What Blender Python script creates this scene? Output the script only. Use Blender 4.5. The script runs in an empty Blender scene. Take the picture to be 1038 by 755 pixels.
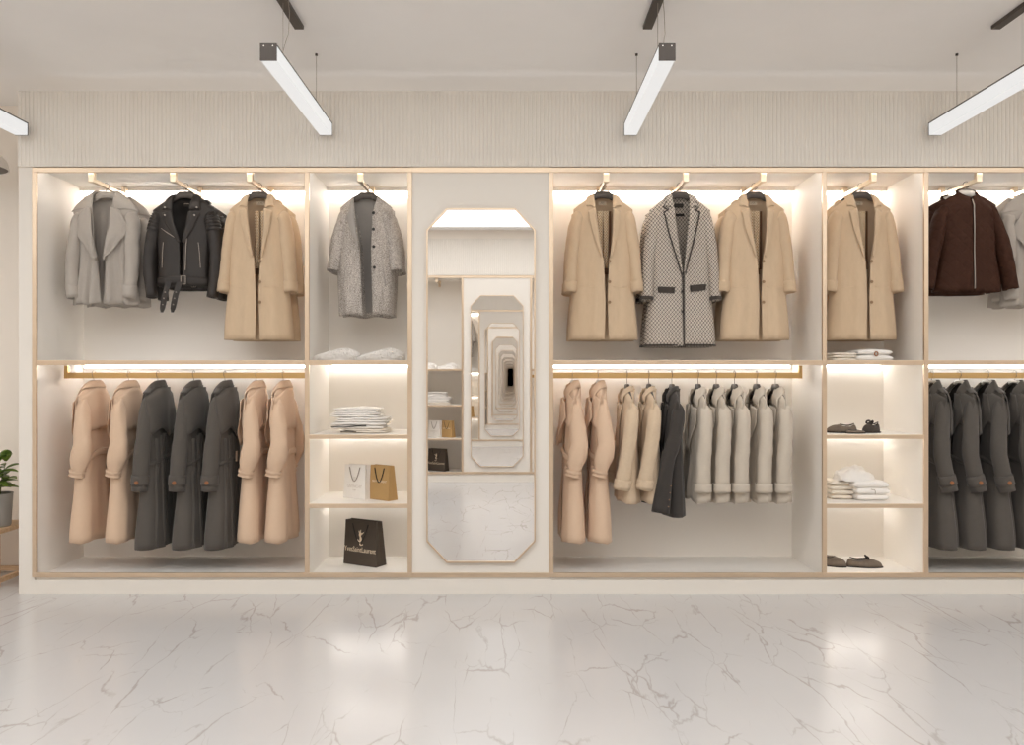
import bpy, math, random
from mathutils import Vector, Matrix, noise
random.seed(7)
PI = math.pi
SC = bpy.context.scene
COL = SC.collection
F = 837.0; D = 5.4; CX = 519.0; HY = 382.0; CZ = 1.42
def X(px, y=0.0): return (px - CX) * (D + y) / F
def Z(py, y=0.0): return CZ - (py - HY) * (D + y) / F
YO = -5.767           # plane of the opposite wardrobe wall

# ------------------------------------------------------------------ materials
def lin(c):
    c /= 255.0
    return c / 12.92 if c <= 0.04045 else ((c + 0.055) / 1.055) ** 2.4
def rgb(r, g, b): return (lin(r), lin(g), lin(b), 1.0)
class NT:
    def __init__(s, name):
        s.m = bpy.data.materials.new(name); s.m.use_nodes = True
        s.t = s.m.node_tree; s.t.nodes.clear()
        s.out = s.n('ShaderNodeOutputMaterial'); s.b = s.n('ShaderNodeBsdfPrincipled')
        s.l(s.b.outputs[0], s.out.inputs[0])
    def n(s, typ, **kw):
        n = s.t.nodes.new(typ)
        for k, v in kw.items(): setattr(n, k, v)
        return n
    def l(s, a, b): s.t.links.new(a, b)
    def coord(s, scale=(1, 1, 1), rot=(0, 0, 0), kind='Object'):
        c = s.n('ShaderNodeTexCoord'); mp = s.n('ShaderNodeMapping')
        mp.inputs['Scale'].default_value = scale; mp.inputs['Rotation'].default_value = rot
        s.l(c.outputs[kind], mp.inputs[0]); return mp.outputs[0]
    def noise(s, co, scale, detail=3, rough=0.5):
        n = s.n('ShaderNodeTexNoise'); n.inputs['Scale'].default_value = scale
        n.inputs['Detail'].default_value = detail; n.inputs['Roughness'].default_value = rough
        s.l(co, n.inputs['Vector']); return n.outputs['Fac']
    def ramp(s, fac, stops):
        r = s.n('ShaderNodeValToRGB'); e = r.color_ramp.elements
        while len(e) < len(stops): e.new(0.5)
        for q, (p, c) in zip(e, stops): q.position = p; q.color = c
        s.l(fac, r.inputs[0]); return r.outputs[0]
    def math(s, op, a, b=None, c=None):
        n = s.n('ShaderNodeMath', operation=op)
        for i, v in enumerate((a, b, c)):
            if v is None: continue
            if isinstance(v, (int, float)): n.inputs[i].default_value = v
            else: s.l(v, n.inputs[i])
        return n.outputs[0]
    def mix(s, fac, a, b):
        n = s.n('ShaderNodeMix', data_type='RGBA')
        if isinstance(fac, (int, float)): n.inputs[0].default_value = fac
        else: s.l(fac, n.inputs[0])
        for i, v in ((6, a), (7, b)):
            if isinstance(v, tuple): n.inputs[i].default_value = v
            else: s.l(v, n.inputs[i])
        return n.outputs[2]
    def bump(s, h, strength=0.3, dist=0.002):
        n = s.n('ShaderNodeBump'); n.inputs['Strength'].default_value = strength
        n.inputs['Distance'].default_value = dist
        s.l(h, n.inputs['Height']); s.l(n.outputs[0], s.b.inputs['Normal'])
    def set(s, **kw):
        for k, v in kw.items():
            k = k.replace('_', ' ')
            if isinstance(v, (int, float, tuple)): s.b.inputs[k].default_value = v
            else: s.l(v, s.b.inputs[k])
def sc_(c, f): return (c[0] * f, c[1] * f, c[2] * f, 1.0)

def paint(name, c, rough=0.6, var=0.03, spec=0.4, bump=0.05, scale=60):
    t = NT(name); co = t.coord()
    f = t.noise(co, 2.5, 4)
    t.set(Base_Color=t.mix(f, sc_(c, 1 - var), sc_(c, 1 + var)), Roughness=rough)
    t.b.inputs['Specular IOR Level'].default_value = spec
    t.bump(t.noise(co, scale, 3), bump, 0.001); return t.m
def fabric(name, c, var=0.10, scale=(55, 55, 55), fine=500, rough=0.9, sheen=0.15, bump=0.25):
    t = NT(name); co = t.coord()
    f = t.noise(t.coord(scale), 1.0, 5, 0.6); g = t.noise(co, fine, 2)
    h = t.math('ADD', t.math('MULTIPLY', f, 0.6), t.math('MULTIPLY', g, 0.4))
    t.set(Base_Color=t.ramp(h, [(0.3, sc_(c, 1 - var)), (0.7, sc_(c, 1 + var))]), Roughness=rough)
    t.b.inputs['Sheen Weight'].default_value = sheen; t.b.inputs['Specular IOR Level'].default_value = 0.2
    t.bump(g, bump, 0.0008); return t.m
def metal(name, c, rough=0.25, mottle=0.0):
    t = NT(name); co = t.coord()
    f = t.noise(co, 9, 5, 0.65)
    t.set(Base_Color=t.mix(f, sc_(c, 0.92), sc_(c, 1.06)), Metallic=1.0,
          Roughness=t.math('ADD', t.math('MULTIPLY', f, 0.12), rough - 0.06))
    t.bump(t.noise(co, 45, 3), 0.06 + mottle, 0.001); return t.m
def emit(name, c, s):
    t = NT(name); t.set(Base_Color=c, Emission_Color=c, Emission_Strength=s, Roughness=0.5); return t.m
def flat(name, c, rough=0.5, spec=0.4):
    t = NT(name); co = t.coord(); f = t.noise(co, 30, 3)
    t.set(Base_Color=t.mix(f, sc_(c, 0.95), sc_(c, 1.05)), Roughness=rough)
    t.b.inputs['Specular IOR Level'].default_value = spec; return t.m

M = {}
M['wall'] = paint('wall_paint', rgb(238, 231, 222), 0.8)
M['ceil'] = paint('ceiling_paint', rgb(241, 240, 239), 0.9)
M['fascia'] = paint('fluted_paint', rgb(229, 224, 216), 0.7)
M['panel'] = paint('lacquer_panel', rgb(229, 224, 216), 0.45, 0.015)
M['inner'] = paint('bay_laminate', rgb(238, 234, 228), 0.55, 0.015)
M['gold'] = metal('champagne_metal', rgb(224, 204, 180), 0.38)
M['brass'] = metal('brass_metal', rgb(210, 176, 122), 0.4)
M['armgold'] = metal('polished_champagne', rgb(230, 212, 188), 0.3)
M['led'] = emit('led_glow', (1.0, 0.98, 0.96, 1), 17.0)
M['rail_led'] = emit('rail_led_glow', (1.0, 0.98, 0.955, 1), 14.0)
M['cell_led'] = emit('cell_led_glow', (1.0, 0.985, 0.965, 1), 10.0)
M['front_fill_led'] = emit('front_fill_glow', (1.0, 0.98, 0.955, 1), 6.0)  # glow of the added fill strips behind the front edges
M['cove'] = emit('cove_fill_glow', (1.0, 0.98, 0.96, 1), 0.4)  # glow of the added fill strip above the wardrobe
M['tube'] = emit('lamp_diffuser', (1.0, 0.99, 0.975, 1), 0.76)
M['tube'].node_tree.nodes['Principled BSDF'].inputs['Base Color'].default_value = (.08, .08, .08, 1)
M['softlight'] = emit('ceiling_fill_glow', (0.98, 0.99, 1.0, 1), 1.66)  # glow of the added ceiling fill panels
M['graphite'] = flat('graphite_metal', rgb(72, 64, 58), 0.45)
M['cable'] = flat('cable_grey', rgb(150, 140, 130), 0.5)
M['steel'] = metal('steel_wire', rgb(190, 185, 178), 0.25)
M['darksteel'] = metal('dark_wire', rgb(110, 100, 92), 0.3)
M['blackhang'] = flat('black_hanger_wood', rgb(82, 75, 70), 0.5)
M['whitehang'] = flat('white_hanger', rgb(222, 218, 212), 0.4)
M['greyhang'] = flat('grey_hanger', rgb(172, 165, 156), 0.5)
M['white'] = fabric('white_cotton', rgb(236, 233, 229), 0.03)
M['offwhite'] = fabric('cream_cotton', rgb(232, 224, 212), 0.03)
M['dgrey'] = fabric('grey_wool', rgb(176, 169, 161), 0.03)
M['camel'] = fabric('camel_wool', rgb(204, 181, 153), 0.05, (40, 40, 14))
M['peach'] = fabric('peach_gabardine', rgb(211, 184, 159), 0.02)
M['charcoal'] = fabric('charcoal_wool', rgb(87, 82, 77), 0.04)
M['khaki'] = fabric('camel_twill', rgb(202, 182, 157), 0.05)
M['greige'] = fabric('greige_cotton', rgb(194, 184, 170), 0.03)
M['blazer'] = fabric('charcoal_suiting', rgb(64, 60, 57), 0.04)
M['tag'] = flat('label_cloth', rgb(205, 188, 165), 0.8)
M['darktag'] = flat('dark_label', rgb(48, 42, 38), 0.8)
M['ink'] = flat('label_ink', rgb(70, 58, 45), 0.8)
M['greylining'] = fabric('grey_lining', rgb(160, 156, 151), 0.04, sheen=0)
M['trim'] = fabric('charcoal_trim', rgb(66, 60, 56), 0.05)
M['camelhorn'] = flat('horn_button', rgb(140, 112, 84), 0.4)
M['tanbutton'] = flat('tan_button', rgb(150, 98, 62), 0.4)
M['blackbutton'] = flat('black_button', rgb(42, 38, 36), 0.35)
M['zip'] = metal('zip_metal', rgb(165, 156, 147), 0.35)
M['brownlining'] = flat('brown_band', rgb(108, 78, 55), 0.8)
M['pot'] = paint('concrete', rgb(150, 147, 143), 0.85, 0.08)
M['soil'] = fabric('soil', rgb(70, 50, 36), 0.2)
M['leaf'] = None
M['stem'] = flat('stem_green', rgb(95, 105, 55), 0.6)
M['silver'] = flat('lamp_shade_grey', rgb(226, 223, 219), 0.4)
M['paperblack'] = flat('black_paper', rgb(74, 64, 55), 0.6)
M['papergold'] = flat('kraft_gold_paper', rgb(176, 142, 92), 0.6)
M['paperwhite'] = flat('white_paper', rgb(232, 228, 222), 0.6)
M['creamink'] = flat('cream_print', rgb(232, 214, 188), 0.6)
M['greyink'] = flat('grey_print', rgb(208, 201, 192), 0.6)
M['blackcord'] = flat('black_cord', rgb(40, 36, 34), 0.7)
M['greycord'] = flat('grey_cord', rgb(160, 150, 140), 0.7)
M['taupe'] = fabric('taupe_suede', rgb(120, 108, 96), 0.18, fine=300)
M['darkshoe'] = fabric('dark_knit', rgb(76, 68, 63), 0.2, fine=300)
M['sole'] = flat('dark_sole', rgb(46, 40, 36), 0.6)
def mk_leaf():
    t = NT('leaf_green'); f = t.noise(t.coord(), 18, 3)
    t.set(Base_Color=t.ramp(f, [(0.3, rgb(62, 92, 32)), (0.7, rgb(134, 158, 66))]), Roughness=0.45); M['leaf'] = t.m
mk_leaf()
def mk_wood():
    t = NT('oak'); f = t.noise(t.coord((3, 30, 30)), 1.5, 4)
    t.set(Base_Color=t.ramp(f, [(0.3, rgb(190, 156, 120)), (0.7, rgb(214, 182, 148))]), Roughness=0.5); M['wood'] = t.m
mk_wood()
def mk_leather():
    t = NT('black_leather'); co = t.coord(); f = t.noise(co, 12, 4); g = t.noise(co, 220, 3)
    t.set(Base_Color=t.mix(f, rgb(38, 33, 30), rgb(50, 44, 40)), Roughness=t.math('ADD', t.math('MULTIPLY', f, 0.2), 0.45))
    t.bump(g, 0.3, 0.001); M['leather'] = t.m
mk_leather()
def mk_tweed():
    t = NT('grey_tweed'); g = t.noise(t.coord((1, 1, 0.55)), 330, 2, 0.6); f = t.noise(t.coord((9, 9, 1.6)), 2.2, 3)
    h = t.math('ADD', g, t.math('MULTIPLY', t.math('SUBTRACT', f, 0.5), 0.25))
    t.set(Base_Color=t.ramp(h, [(0.34, rgb(112, 106, 100)), (0.5, rgb(170, 163, 156)), (0.64, rgb(216, 209, 201))]), Roughness=0.95)
    t.bump(g, 0.5, 0.002); M['tweed'] = t.m
mk_tweed()
def lattice(name, light, dark, pitch, zr=1.25):
    # woven lozenge pattern: crossing diagonal lines with a dot in each cell
    t = NT(name); c = t.n('ShaderNodeTexCoord'); s = t.n('ShaderNodeSeparateXYZ'); t.l(c.outputs['Object'], s.inputs[0])
    u = t.math('MULTIPLY', s.outputs[0], 1 / pitch); v = t.math('MULTIPLY', s.outputs[2], 1 / (pitch * zr))
    def tri(e): return t.math('ABSOLUTE', t.math('SUBTRACT', t.math('FRACT', e), 0.5))
    a = tri(t.math('ADD', u, v)); b = tri(t.math('SUBTRACT', u, v))
    lines = t.math('LESS_THAN', t.math('MINIMUM', a, b), 0.115)
    dots = t.math('GREATER_THAN', t.math('MINIMUM', a, b), 0.385)
    m = t.math('MAXIMUM', lines, dots)
    t.set(Base_Color=t.mix(m, light, dark), Roughness=0.9)
    t.bump(t.noise(t.coord(), 400, 2), 0.2, 0.0008); return t.m
M['check'] = lattice('lozenge_weave', rgb(218, 208, 196), rgb(62, 56, 52), 0.0225)
M['mono'] = lattice('monogram_lining', rgb(240, 224, 196), rgb(178, 142, 102), 0.016)
def mk_quilt():
    t = NT('brown_quilt'); c = t.n('ShaderNodeTexCoord'); s = t.n('ShaderNodeSeparateXYZ'); t.l(c.outputs['Object'], s.inputs[0])
    u = t.math('MULTIPLY', s.outputs[0], 1 / 0.075); v = t.math('MULTIPLY', s.outputs[2], 1 / 0.075)
    def tri(e): return t.math('ABSOLUTE', t.math('SUBTRACT', t.math('FRACT', e), 0.5))
    a = tri(t.math('ADD', u, v)); b = tri(t.math('SUBTRACT', u, v))
    h = t.math('POWER', t.math('MINIMUM', a, b), 0.5)
    f = t.noise(t.coord(), 300, 2)
    t.set(Base_Color=t.mix(f, rgb(54, 30, 18), rgb(66, 37, 23)), Roughness=0.75)
    t.b.inputs['Specular IOR Level'].default_value = 0.25
    t.bump(h, 0.55, 0.012); M['quilt'] = t.m
mk_quilt()
def mk_mirror():
    t = NT('mirror_silver'); f = t.noise(t.coord(), 2, 2)
    t.set(Base_Color=t.mix(f, (0.925, 0.915, 0.905, 1), (0.93, 0.92, 0.91, 1)), Metallic=1.0, Roughness=0.0); M['mirror'] = t.m
mk_mirror()
def mk_marble():
    t = NT('polished_marble')
    def veins(scale, rot, warp, width, seed, mlo, mhi):
        co = t.coord((scale, scale * 0.3, scale), (0, 0, rot))
        nz = t.n('ShaderNodeTexNoise'); nz.inputs['Scale'].default_value = 2.2; nz.inputs['Detail'].default_value = 5
        t.l(co, nz.inputs['Vector'])
        add = t.n('ShaderNodeVectorMath', operation='MULTIPLY_ADD')
        t.l(nz.outputs['Color'], add.inputs[0]); add.inputs[1].default_value = (warp, warp, warp); t.l(co, add.inputs[2])
        off = t.n('ShaderNodeVectorMath', operation='ADD'); t.l(add.outputs[0], off.inputs[0]); off.inputs[1].default_value = (seed, seed * 1.7, 0)
        vo = t.n('ShaderNodeTexVoronoi', feature='DISTANCE_TO_EDGE'); vo.inputs['Scale'].default_value = 1.0
        t.l(off.outputs[0], vo.inputs['Vector'])
        mask = t.noise(off.outputs[0], 1.3, 3, 0.6)
        mm = t.n('ShaderNodeMapRange'); mm.inputs[1].default_value = mlo; mm.inputs[2].default_value = mhi; t.l(mask, mm.inputs[0])
        w = t.math('MULTIPLY', mm.outputs[0], width)
        lr = t.math('SUBTRACT', 1.0, t.math('DIVIDE', vo.outputs['Distance'], t.math('ADD', w, 0.0008)))
        return t.math('MULTIPLY', t.math('MAXIMUM', lr, 0.0), mm.outputs[0])
    v1 = veins(3.6, 0.95, 0.30, 0.017, 3.1, 0.46, 0.64)
    v2 = veins(3.2, 1.45, 0.34, 0.016, 11.7, 0.45, 0.62)
    v3 = veins(3.4, 0.15, 0.34, 0.016, 23.3, 0.46, 0.64)
    v = t.math('MAXIMUM', t.math('MAXIMUM', v1, v2), t.math('MULTIPLY', v3, 0.7))
    cl = t.noise(t.coord(), 0.9, 4)
    base = t.mix(cl, rgb(191, 189, 188), rgb(204, 202, 201))
    t.set(Base_Color=t.mix(t.math('MINIMUM', t.math('MULTIPLY', v, 0.75), 0.5), base, rgb(150, 138, 130)), Roughness=0.2)
    t.b.inputs['Specular IOR Level'].default_value = 0.38
    M['marble'] = t.m
mk_marble()

# ------------------------------------------------------------------ mesh building
class MB:
    def __init__(s): s.v = []; s.f = []
    def box(s, x0, x1, y0, y1, z0, z1):
        x0, x1 = sorted((x0, x1)); y0, y1 = sorted((y0, y1)); z0, z1 = sorted((z0, z1)); b = len(s.v)
        s.v += [(x, y, z) for z in (z0, z1) for y in (y0, y1) for x in (x0, x1)]
        s.f += [tuple(b + i for i in q) for q in ((0, 2, 3, 1), (4, 5, 7, 6), (0, 1, 5, 4), (2, 6, 7, 3), (0, 4, 6, 2), (1, 3, 7, 5))]
        return s
    def grid(s, rows, close=False):
        b = len(s.v); n = len(rows[0])
        for r in rows: s.v += [tuple(p) for p in r]
        for i in range(len(rows) - 1):
            for j in range(n if close else n - 1):
                k = (j + 1) % n
                s.f.append((b + i * n + j, b + i * n + k, b + (i + 1) * n + k, b + (i + 1) * n + j))
        return s
    def fan(s, ring, flip=False):
        b = len(s.v); s.v += [tuple(p) for p in ring]
        q = list(range(b, b + len(ring))); s.f.append(tuple(reversed(q)) if flip else tuple(q)); return s
    def tube(s, pts, r, n=8, cap=True):
        pts = [Vector(p) for p in pts]; rows = []; up = None
        for i, p in enumerate(pts):
            t = (pts[min(i + 1, len(pts) - 1)] - pts[max(i - 1, 0)]).normalized()
            if up is None: up = t.orthogonal().normalized()
            up = (up - t * up.dot(t)).normalized(); w = t.cross(up)
            rr = r[i] if isinstance(r, (list, tuple)) else r
            rows.append([p + (up * math.cos(a) + w * math.sin(a)) * rr for a in [2 * PI * k / n for k in range(n)]])
        s.grid(rows, True)
        if cap: s.fan(rows[0], True); s.fan(rows[-1])
        return s
    def cyl(s, c, axis, r, h, n=16):
        c = Vector(c); a = Vector(axis).normalized(); return s.tube([c, c + a * h], r, n)
    def prism(s, poly, axis, a0, a1):
        # poly: 2D points; axis 'y': (x,z) extruded along y ; 'z': (x,y) along z
        def p3(q, a): return (q[0], a, q[1]) if axis == 'y' else (q[0], q[1], a)
        r0 = [p3(q, a0) for q in poly]; r1 = [p3(q, a1) for q in poly]
        s.grid([r0, r1], True); s.fan(r0, True); s.fan(r1); return s
    def build(s, name, mat, parent=None, smooth=False, solid=0.0, offset=0.0, bevel=0.0, sub=0, loc=None):
        me = bpy.data.meshes.new(name); me.from_pydata(s.v, [], s.f); me.update()
        o = bpy.data.objects.new(name, me); COL.objects.link(o)
        me.materials.append(mat if not isinstance(mat, str) else M[mat])
        import bmesh
        bm = bmesh.new(); bm.from_mesh(me); bmesh.ops.remove_doubles(bm, verts=bm.verts, dist=1e-6)
        bmesh.ops.recalc_face_normals(bm, faces=bm.faces); bm.to_mesh(me); bm.free()
        if smooth:
            for p in me.polygons: p.use_smooth = True
        if bevel:
            m = o.modifiers.new('bevel', 'BEVEL'); m.width = bevel; m.segments = 2; m.limit_method = 'ANGLE'
        if solid:
            m = o.modifiers.new('solid', 'SOLIDIFY'); m.thickness = solid; m.offset = offset
        if sub:
            m = o.modifiers.new('sub', 'SUBSURF'); m.levels = sub; m.render_levels = sub
        if parent: o.parent = parent
        if loc: o.location = loc
        return o
def box(name, mat, parent, *a, bevel=0.0): return MB().box(*a).build(name, mat, parent, bevel=bevel)
def struct(o): o['kind'] = 'structure'; return o
def tag(o, label, cat, group=None):
    o['label'] = label; o['category'] = cat
    if group: o['group'] = group
    return o
def thing(name, label=None, cat=None, loc=(0, 0, 0), rz=0.0, group=None):
    o = bpy.data.objects.new(name, None); COL.objects.link(o); o.empty_display_size = 0.1
    o.location = loc; o.rotation_euler = (0, 0, rz)
    if label: tag(o, label, cat, group)
    return o
def kids(o): return [c for c in list(SC.objects) if c.parent == o]
TREE = {}
def tree(o):
    if o.name not in TREE: TREE[o.name] = [(c, kids(c)) for c in kids(o)]
    return TREE[o.name]
def dup(root, loc, rz=0.0, label=None, group=None):
    r = root.copy(); COL.objects.link(r); r.location = loc; r.rotation_euler = (0, 0, rz)
    for ch, gs in tree(root):
        c = ch.copy(); COL.objects.link(c); c.parent = r
        for g in gs:
            d = g.copy(); COL.objects.link(d); d.parent = c
    if label: r['label'] = label
    if group: r['group'] = group
    return r
USED = {}
def place(proto, loc, rz, label, group=None):
    """First use moves the prototype itself, then copies."""
    if proto.name not in USED:
        tree(proto); USED[proto.name] = 1
        proto.location = loc; proto.rotation_euler = (0, 0, rz); proto['label'] = label
        if group: proto['group'] = group
        return proto
    return dup(proto, loc, rz, label, group)
def text(name, body, size, mat, parent, loc, rot, sx=1.0, shear=0.0, ext=0.0004):
    cu = bpy.data.curves.new(name, 'FONT'); cu.body = body; cu.size = size; cu.align_x = 'CENTER'; cu.align_y = 'CENTER'
    cu.extrude = ext; cu.shear = shear; cu.resolution_u = 3
    o = bpy.data.objects.new(name + '_src', cu); COL.objects.link(o)
    dg = bpy.context.evaluated_depsgraph_get(); me = bpy.data.meshes.new_from_object(o.evaluated_get(dg))
    bpy.data.objects.remove(o); bpy.data.curves.remove(cu)
    for v in me.vertices: v.co.x *= sx
    t = bpy.data.objects.new(name, me); COL.objects.link(t); me.materials.clear(); me.materials.append(M[mat])
    t.location = loc; t.rotation_euler = rot; t.parent = parent; return t
def lerp(pts, s):
    if s <= pts[0][0]: return pts[0][1]
    for (a, u), (b, w) in zip(pts, pts[1:]):
        if s <= b: return u + (w - u) * (s - a) / (b - a)
    return pts[-1][1]
def slerp_(pts, s):   # smooth version
    if s <= pts[0][0]: return pts[0][1]
    for (a, u), (b, w) in zip(pts, pts[1:]):
        if s <= b:
            k = (s - a) / (b - a); k = k * k * (3 - 2 * k); return u + (w - u) * k
    return pts[-1][1]

# ------------------------------------------------------------------ room shell
XL, XR = X(19), X(1215)
FTOP = Z(93); CEIL = CZ + 1.98; DEP = 0.6
RL, RR = -7.2, 6.6
struct(box('floor', 'marble', None, RL - .1, RR + .1, YO - .8, .8, -.12, 0.0))
struct(box('ceiling', 'ceil', None, RL - .1, RR + .1, YO - .8, .8, CEIL, CEIL + .12))
struct(box('wall_front', 'wall', None, RL - .1, RR + .1, DEP + .03, DEP + .13, 0, CEIL))
struct(box('wall_back', 'wall', None, RL - .1, RR + .1, YO - DEP - .13, YO - DEP - .03, 0, CEIL))
struct(box('wall_left', 'wall', None, RL - .1, RL, YO - .8, .8, 0, CEIL))
struct(box('wall_right', 'wall', None, RR, RR + .1, YO - .8, .8, 0, CEIL))
ZT, ZB = Z(170.5), Z(584.6)      # top and bottom of the framed opening
FZ0 = Z(169.3)
def fluted(name, yf, sgn):
    mb = MB(); p = 0.0262; n = int((XR - XL) / p); prof = []
    for i in range(n):
        x = XL + i * p
        for k, (u, d) in enumerate(((0, 0.0045), (.12, .001), (.25, -.0), (.75, 0.0), (.88, .001))): prof.append((x + u * p, yf + sgn * d))
    prof.append((XL + n * p, yf + sgn * .0045))
    back = yf + sgn * .04
    poly = prof + [(prof[-1][0], back), (XL, back)]
    mb.prism(poly, 'z', FZ0, FTOP)
    return struct(mb.build(name, 'fascia'))
fluted('trim_1', -.016, 1)
fluted('trim_2', YO + .016, -1)
struct(box('trim_13', 'wall', None, XL, XR, YO - DEP, YO - .001, FTOP + .0005, CEIL))
t = thing('cove_fill', 'long unseen fill light added on top of the wardrobe behind the fluted fascia', 'lamp', (0, .3, FZ0 + .12))  # added strip, out of view, that brightens the ceiling near the fascia
MB().box(XL + .1, XR - .1, -.2, .2, .035, .05).build('diffuser', 'cove', t)
MB().box(XL + .09, XR - .09, -.21, .21, 0, .0345).build('housing', 'ceil', t)
# ------------------------------------------------------------------ wardrobe
def yb(flip, y): return YO - y if flip else y
POST = [33.0, 309.1, 413.2, 556.6, 833.4, 936.4, 1211.0]
PW = 4.4
def bay(flip, i, label, shelves, rail, lit=True):
    x0, x1 = X(POST[i]), X(POST[i + 1] + PW)
    t = thing('wardrobe_bay', label, 'wardrobe', ((x0 + x1) / 2, yb(flip, 0), 0))
    t['group'] = 'built in wardrobe bays'
    cx, cy = t.location.x, t.location.y
    def B(name, mat, xa, xb, ya, yb_, za, zb, par=None, bev=0.0):
        return box(name, mat, par or t, xa - cx, xb - cx, yb(flip, ya) - cy, yb(flip, yb_) - cy, za, zb, bevel=bev)
    w = .0146
    ia, ib = x0 + X(PW + CX) - .004, x1 - X(PW + CX) + .004
    B('back_panel', 'inner', x0 + w, x1 - w, DEP - .004, DEP + .012, ZB, ZT)
    B('side_panel', 'inner', x0 + w, ia, .0125, DEP, ZB, ZT); B('side_panel', 'inner', ib, x1 - w, .0125, DEP, ZB, ZT)
    tp = B('top_panel', 'inner', x0 + w, x1 - w, .0125, DEP, ZT, ZT + .02)
    B('light_pelmet', 'inner', ia, ib, .54, .552, ZT - .027, ZT, tp)
    B('base_panel', 'inner', x0 + w, x1 - w, .0125, DEP, ZB - .02, ZB + .004)
    fr = B('frame', 'gold', x0, x0 + X(PW + CX), -.008, .012, Z(580.4), Z(175), bev=.002)
    xe = x1 if i in (1, 5) else X(POST[i + 1]) - .0003
    if i in (1, 5): B('frame_post', 'gold', x1 - X(PW + CX), x1, -.008, .012, Z(580.4), Z(175), fr, .002)
    B('frame_rail', 'gold', x0, xe, -.009, .012, Z(175), Z(170.0), fr, .002)
    B('frame_rail', 'gold', x0, xe, -.009, .012, Z(585), Z(580.4), fr, .002)
    zs = []
    for k, py in enumerate(shelves):
        z1, z0 = Z(py), Z(py + (4.8 if k == 0 else 4.1)); zs.append((z0, z1))
        sh = B('shelf', 'inner', ia + .0001, ib - .0001, .0125, DEP, z0 + .008, z1 - .001)
        B('shelf_edge', 'gold', ia + .0041, ib - .0041, -.006, .0122, z0, z1, sh, .002)
    def led(za):
        if rail and za < 2.5:      # aluminium channel that throws the light forward and down
            h = B('led_channel', 'inner', ia + .03, ib - .03, .556, .560, za - .020, za - .0005)
            B('led_strip', 'rail_led', ia + .031, ib - .031, .540, .5555, za - .019, za - .003, h)
        else:
            B('led_strip', 'cell_led' if za < 2.5 else 'led', ia + .03, ib - .03, .572, .594, za - .014, za - .004)
    if lit:
        led(ZT - .028)
        for z0, z1 in zs: led(z0 + .007)
        B('front_fill_led', 'front_fill_led', ia + .03, ib - .03, .0135, .030, ZT - .017, ZT - .003, tp)  # added strip hidden behind the top frame to brighten the bay
        if rail: B('front_fill_led', 'front_fill_led', ia + .03, ib - .03, .0135, .032, zs[0][0] + .001, zs[0][0] + .0075, tp)  # added fill strip hidden behind the shelf edge
    if rail:
        z0 = zs[0][0]
        a, b = (ia + .03, ib) if rail == 'left' else ((ia, ib - .035) if rail == 'right' else (ia, ib))
        zr0, zr1 = Z(383.4, .29), Z(377.6, .29)
        r = B('hanging_rail', 'brass', a, b, .281, .299, zr0, zr1, bev=.003)
        if rail == 'left': B('rail_bracket', 'brass', a - .0, a + .024, .279, .301, zr0 - .001, z0, r)
        if rail == 'right': B('rail_bracket', 'brass', b - .024, b, .279, .301, zr0 - .001, z0, r)
    return t
def arm(t, x):
    cx, cy = t.location.x, t.location.y; flip = cy < -1
    def B(name, par, xa, xb, ya, y2, za, zb, m='armgold', bev=.0025):
        return box(name, m, par, xa - cx, xb - cx, yb(flip, ya) - cy, yb(flip, y2) - cy, za, zb, bevel=bev)
    a = B('hanging_arm', t, x - .011, x + .011, .055, .53, 2.707, 2.734)
    B('front_block', a, x - .018, x + .018, .04, .074, 2.704, 2.774)
    B('ceiling_cap', a, x - .018, x + .018, .04, .074, 2.7735, ZT, 'brass', 0)
    B('rear_block', a, x - .0165, x + .0165, .50, .535, 2.688, 2.776)
ARM = {0: [-2.775, -2.235, -1.73], 1: [-1.0], 3: [.622, 1.147, 1.658], 4: [2.385], 5: [3.08, 3.60, 4.1]}
b1 = bay(False, 0, 'wide left wardrobe bay with peach and charcoal trench coats on its lower rail', [365.1], 'left')
b2 = bay(False, 1, 'narrow wardrobe bay with paper shopping bags on its lower shelves', [365.1, 440.5, 510.6], None)
b3 = bay(False, 3, 'wide wardrobe bay right of the mirror with checked coat hanging on top', [365.1], 'right')
b4 = bay(False, 4, 'narrow wardrobe bay with shoes on its lit shelves', [365.1, 440.5, 510.6], None)
b5 = bay(False, 5, 'wide wardrobe bay at right edge holding brown quilted jackets above charcoal coats', [365.1], 'both')
for i, t in ((0, b1), (1, b2), (3, b3), (4, b4), (5, b5)):
    for x in ARM[i]: arm(t, x)
o2 = bay(True, 1, 'unlit narrow wardrobe bay on the opposite wall, seen in the mirror with shopping bags', [365.1, 440.5, 510.6], None, False)
o1 = bay(True, 0, 'unlit wide wardrobe bay on the opposite wall, left of its shelf bay', [365.1], 'left', False)
o3 = bay(True, 3, 'unlit wide wardrobe bay on the opposite wall, right of its mirror', [365.1], 'right', False)
o4 = bay(True, 4, 'unlit narrow wardrobe bay on the opposite wall with bare shelves', [365.1, 440.5, 510.6], None, False)
o5 = bay(True, 5, 'unlit wide wardrobe bay at the far end of the opposite wall', [365.1], 'both', False)
arm(o2, -1.02)
k = 0
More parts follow.
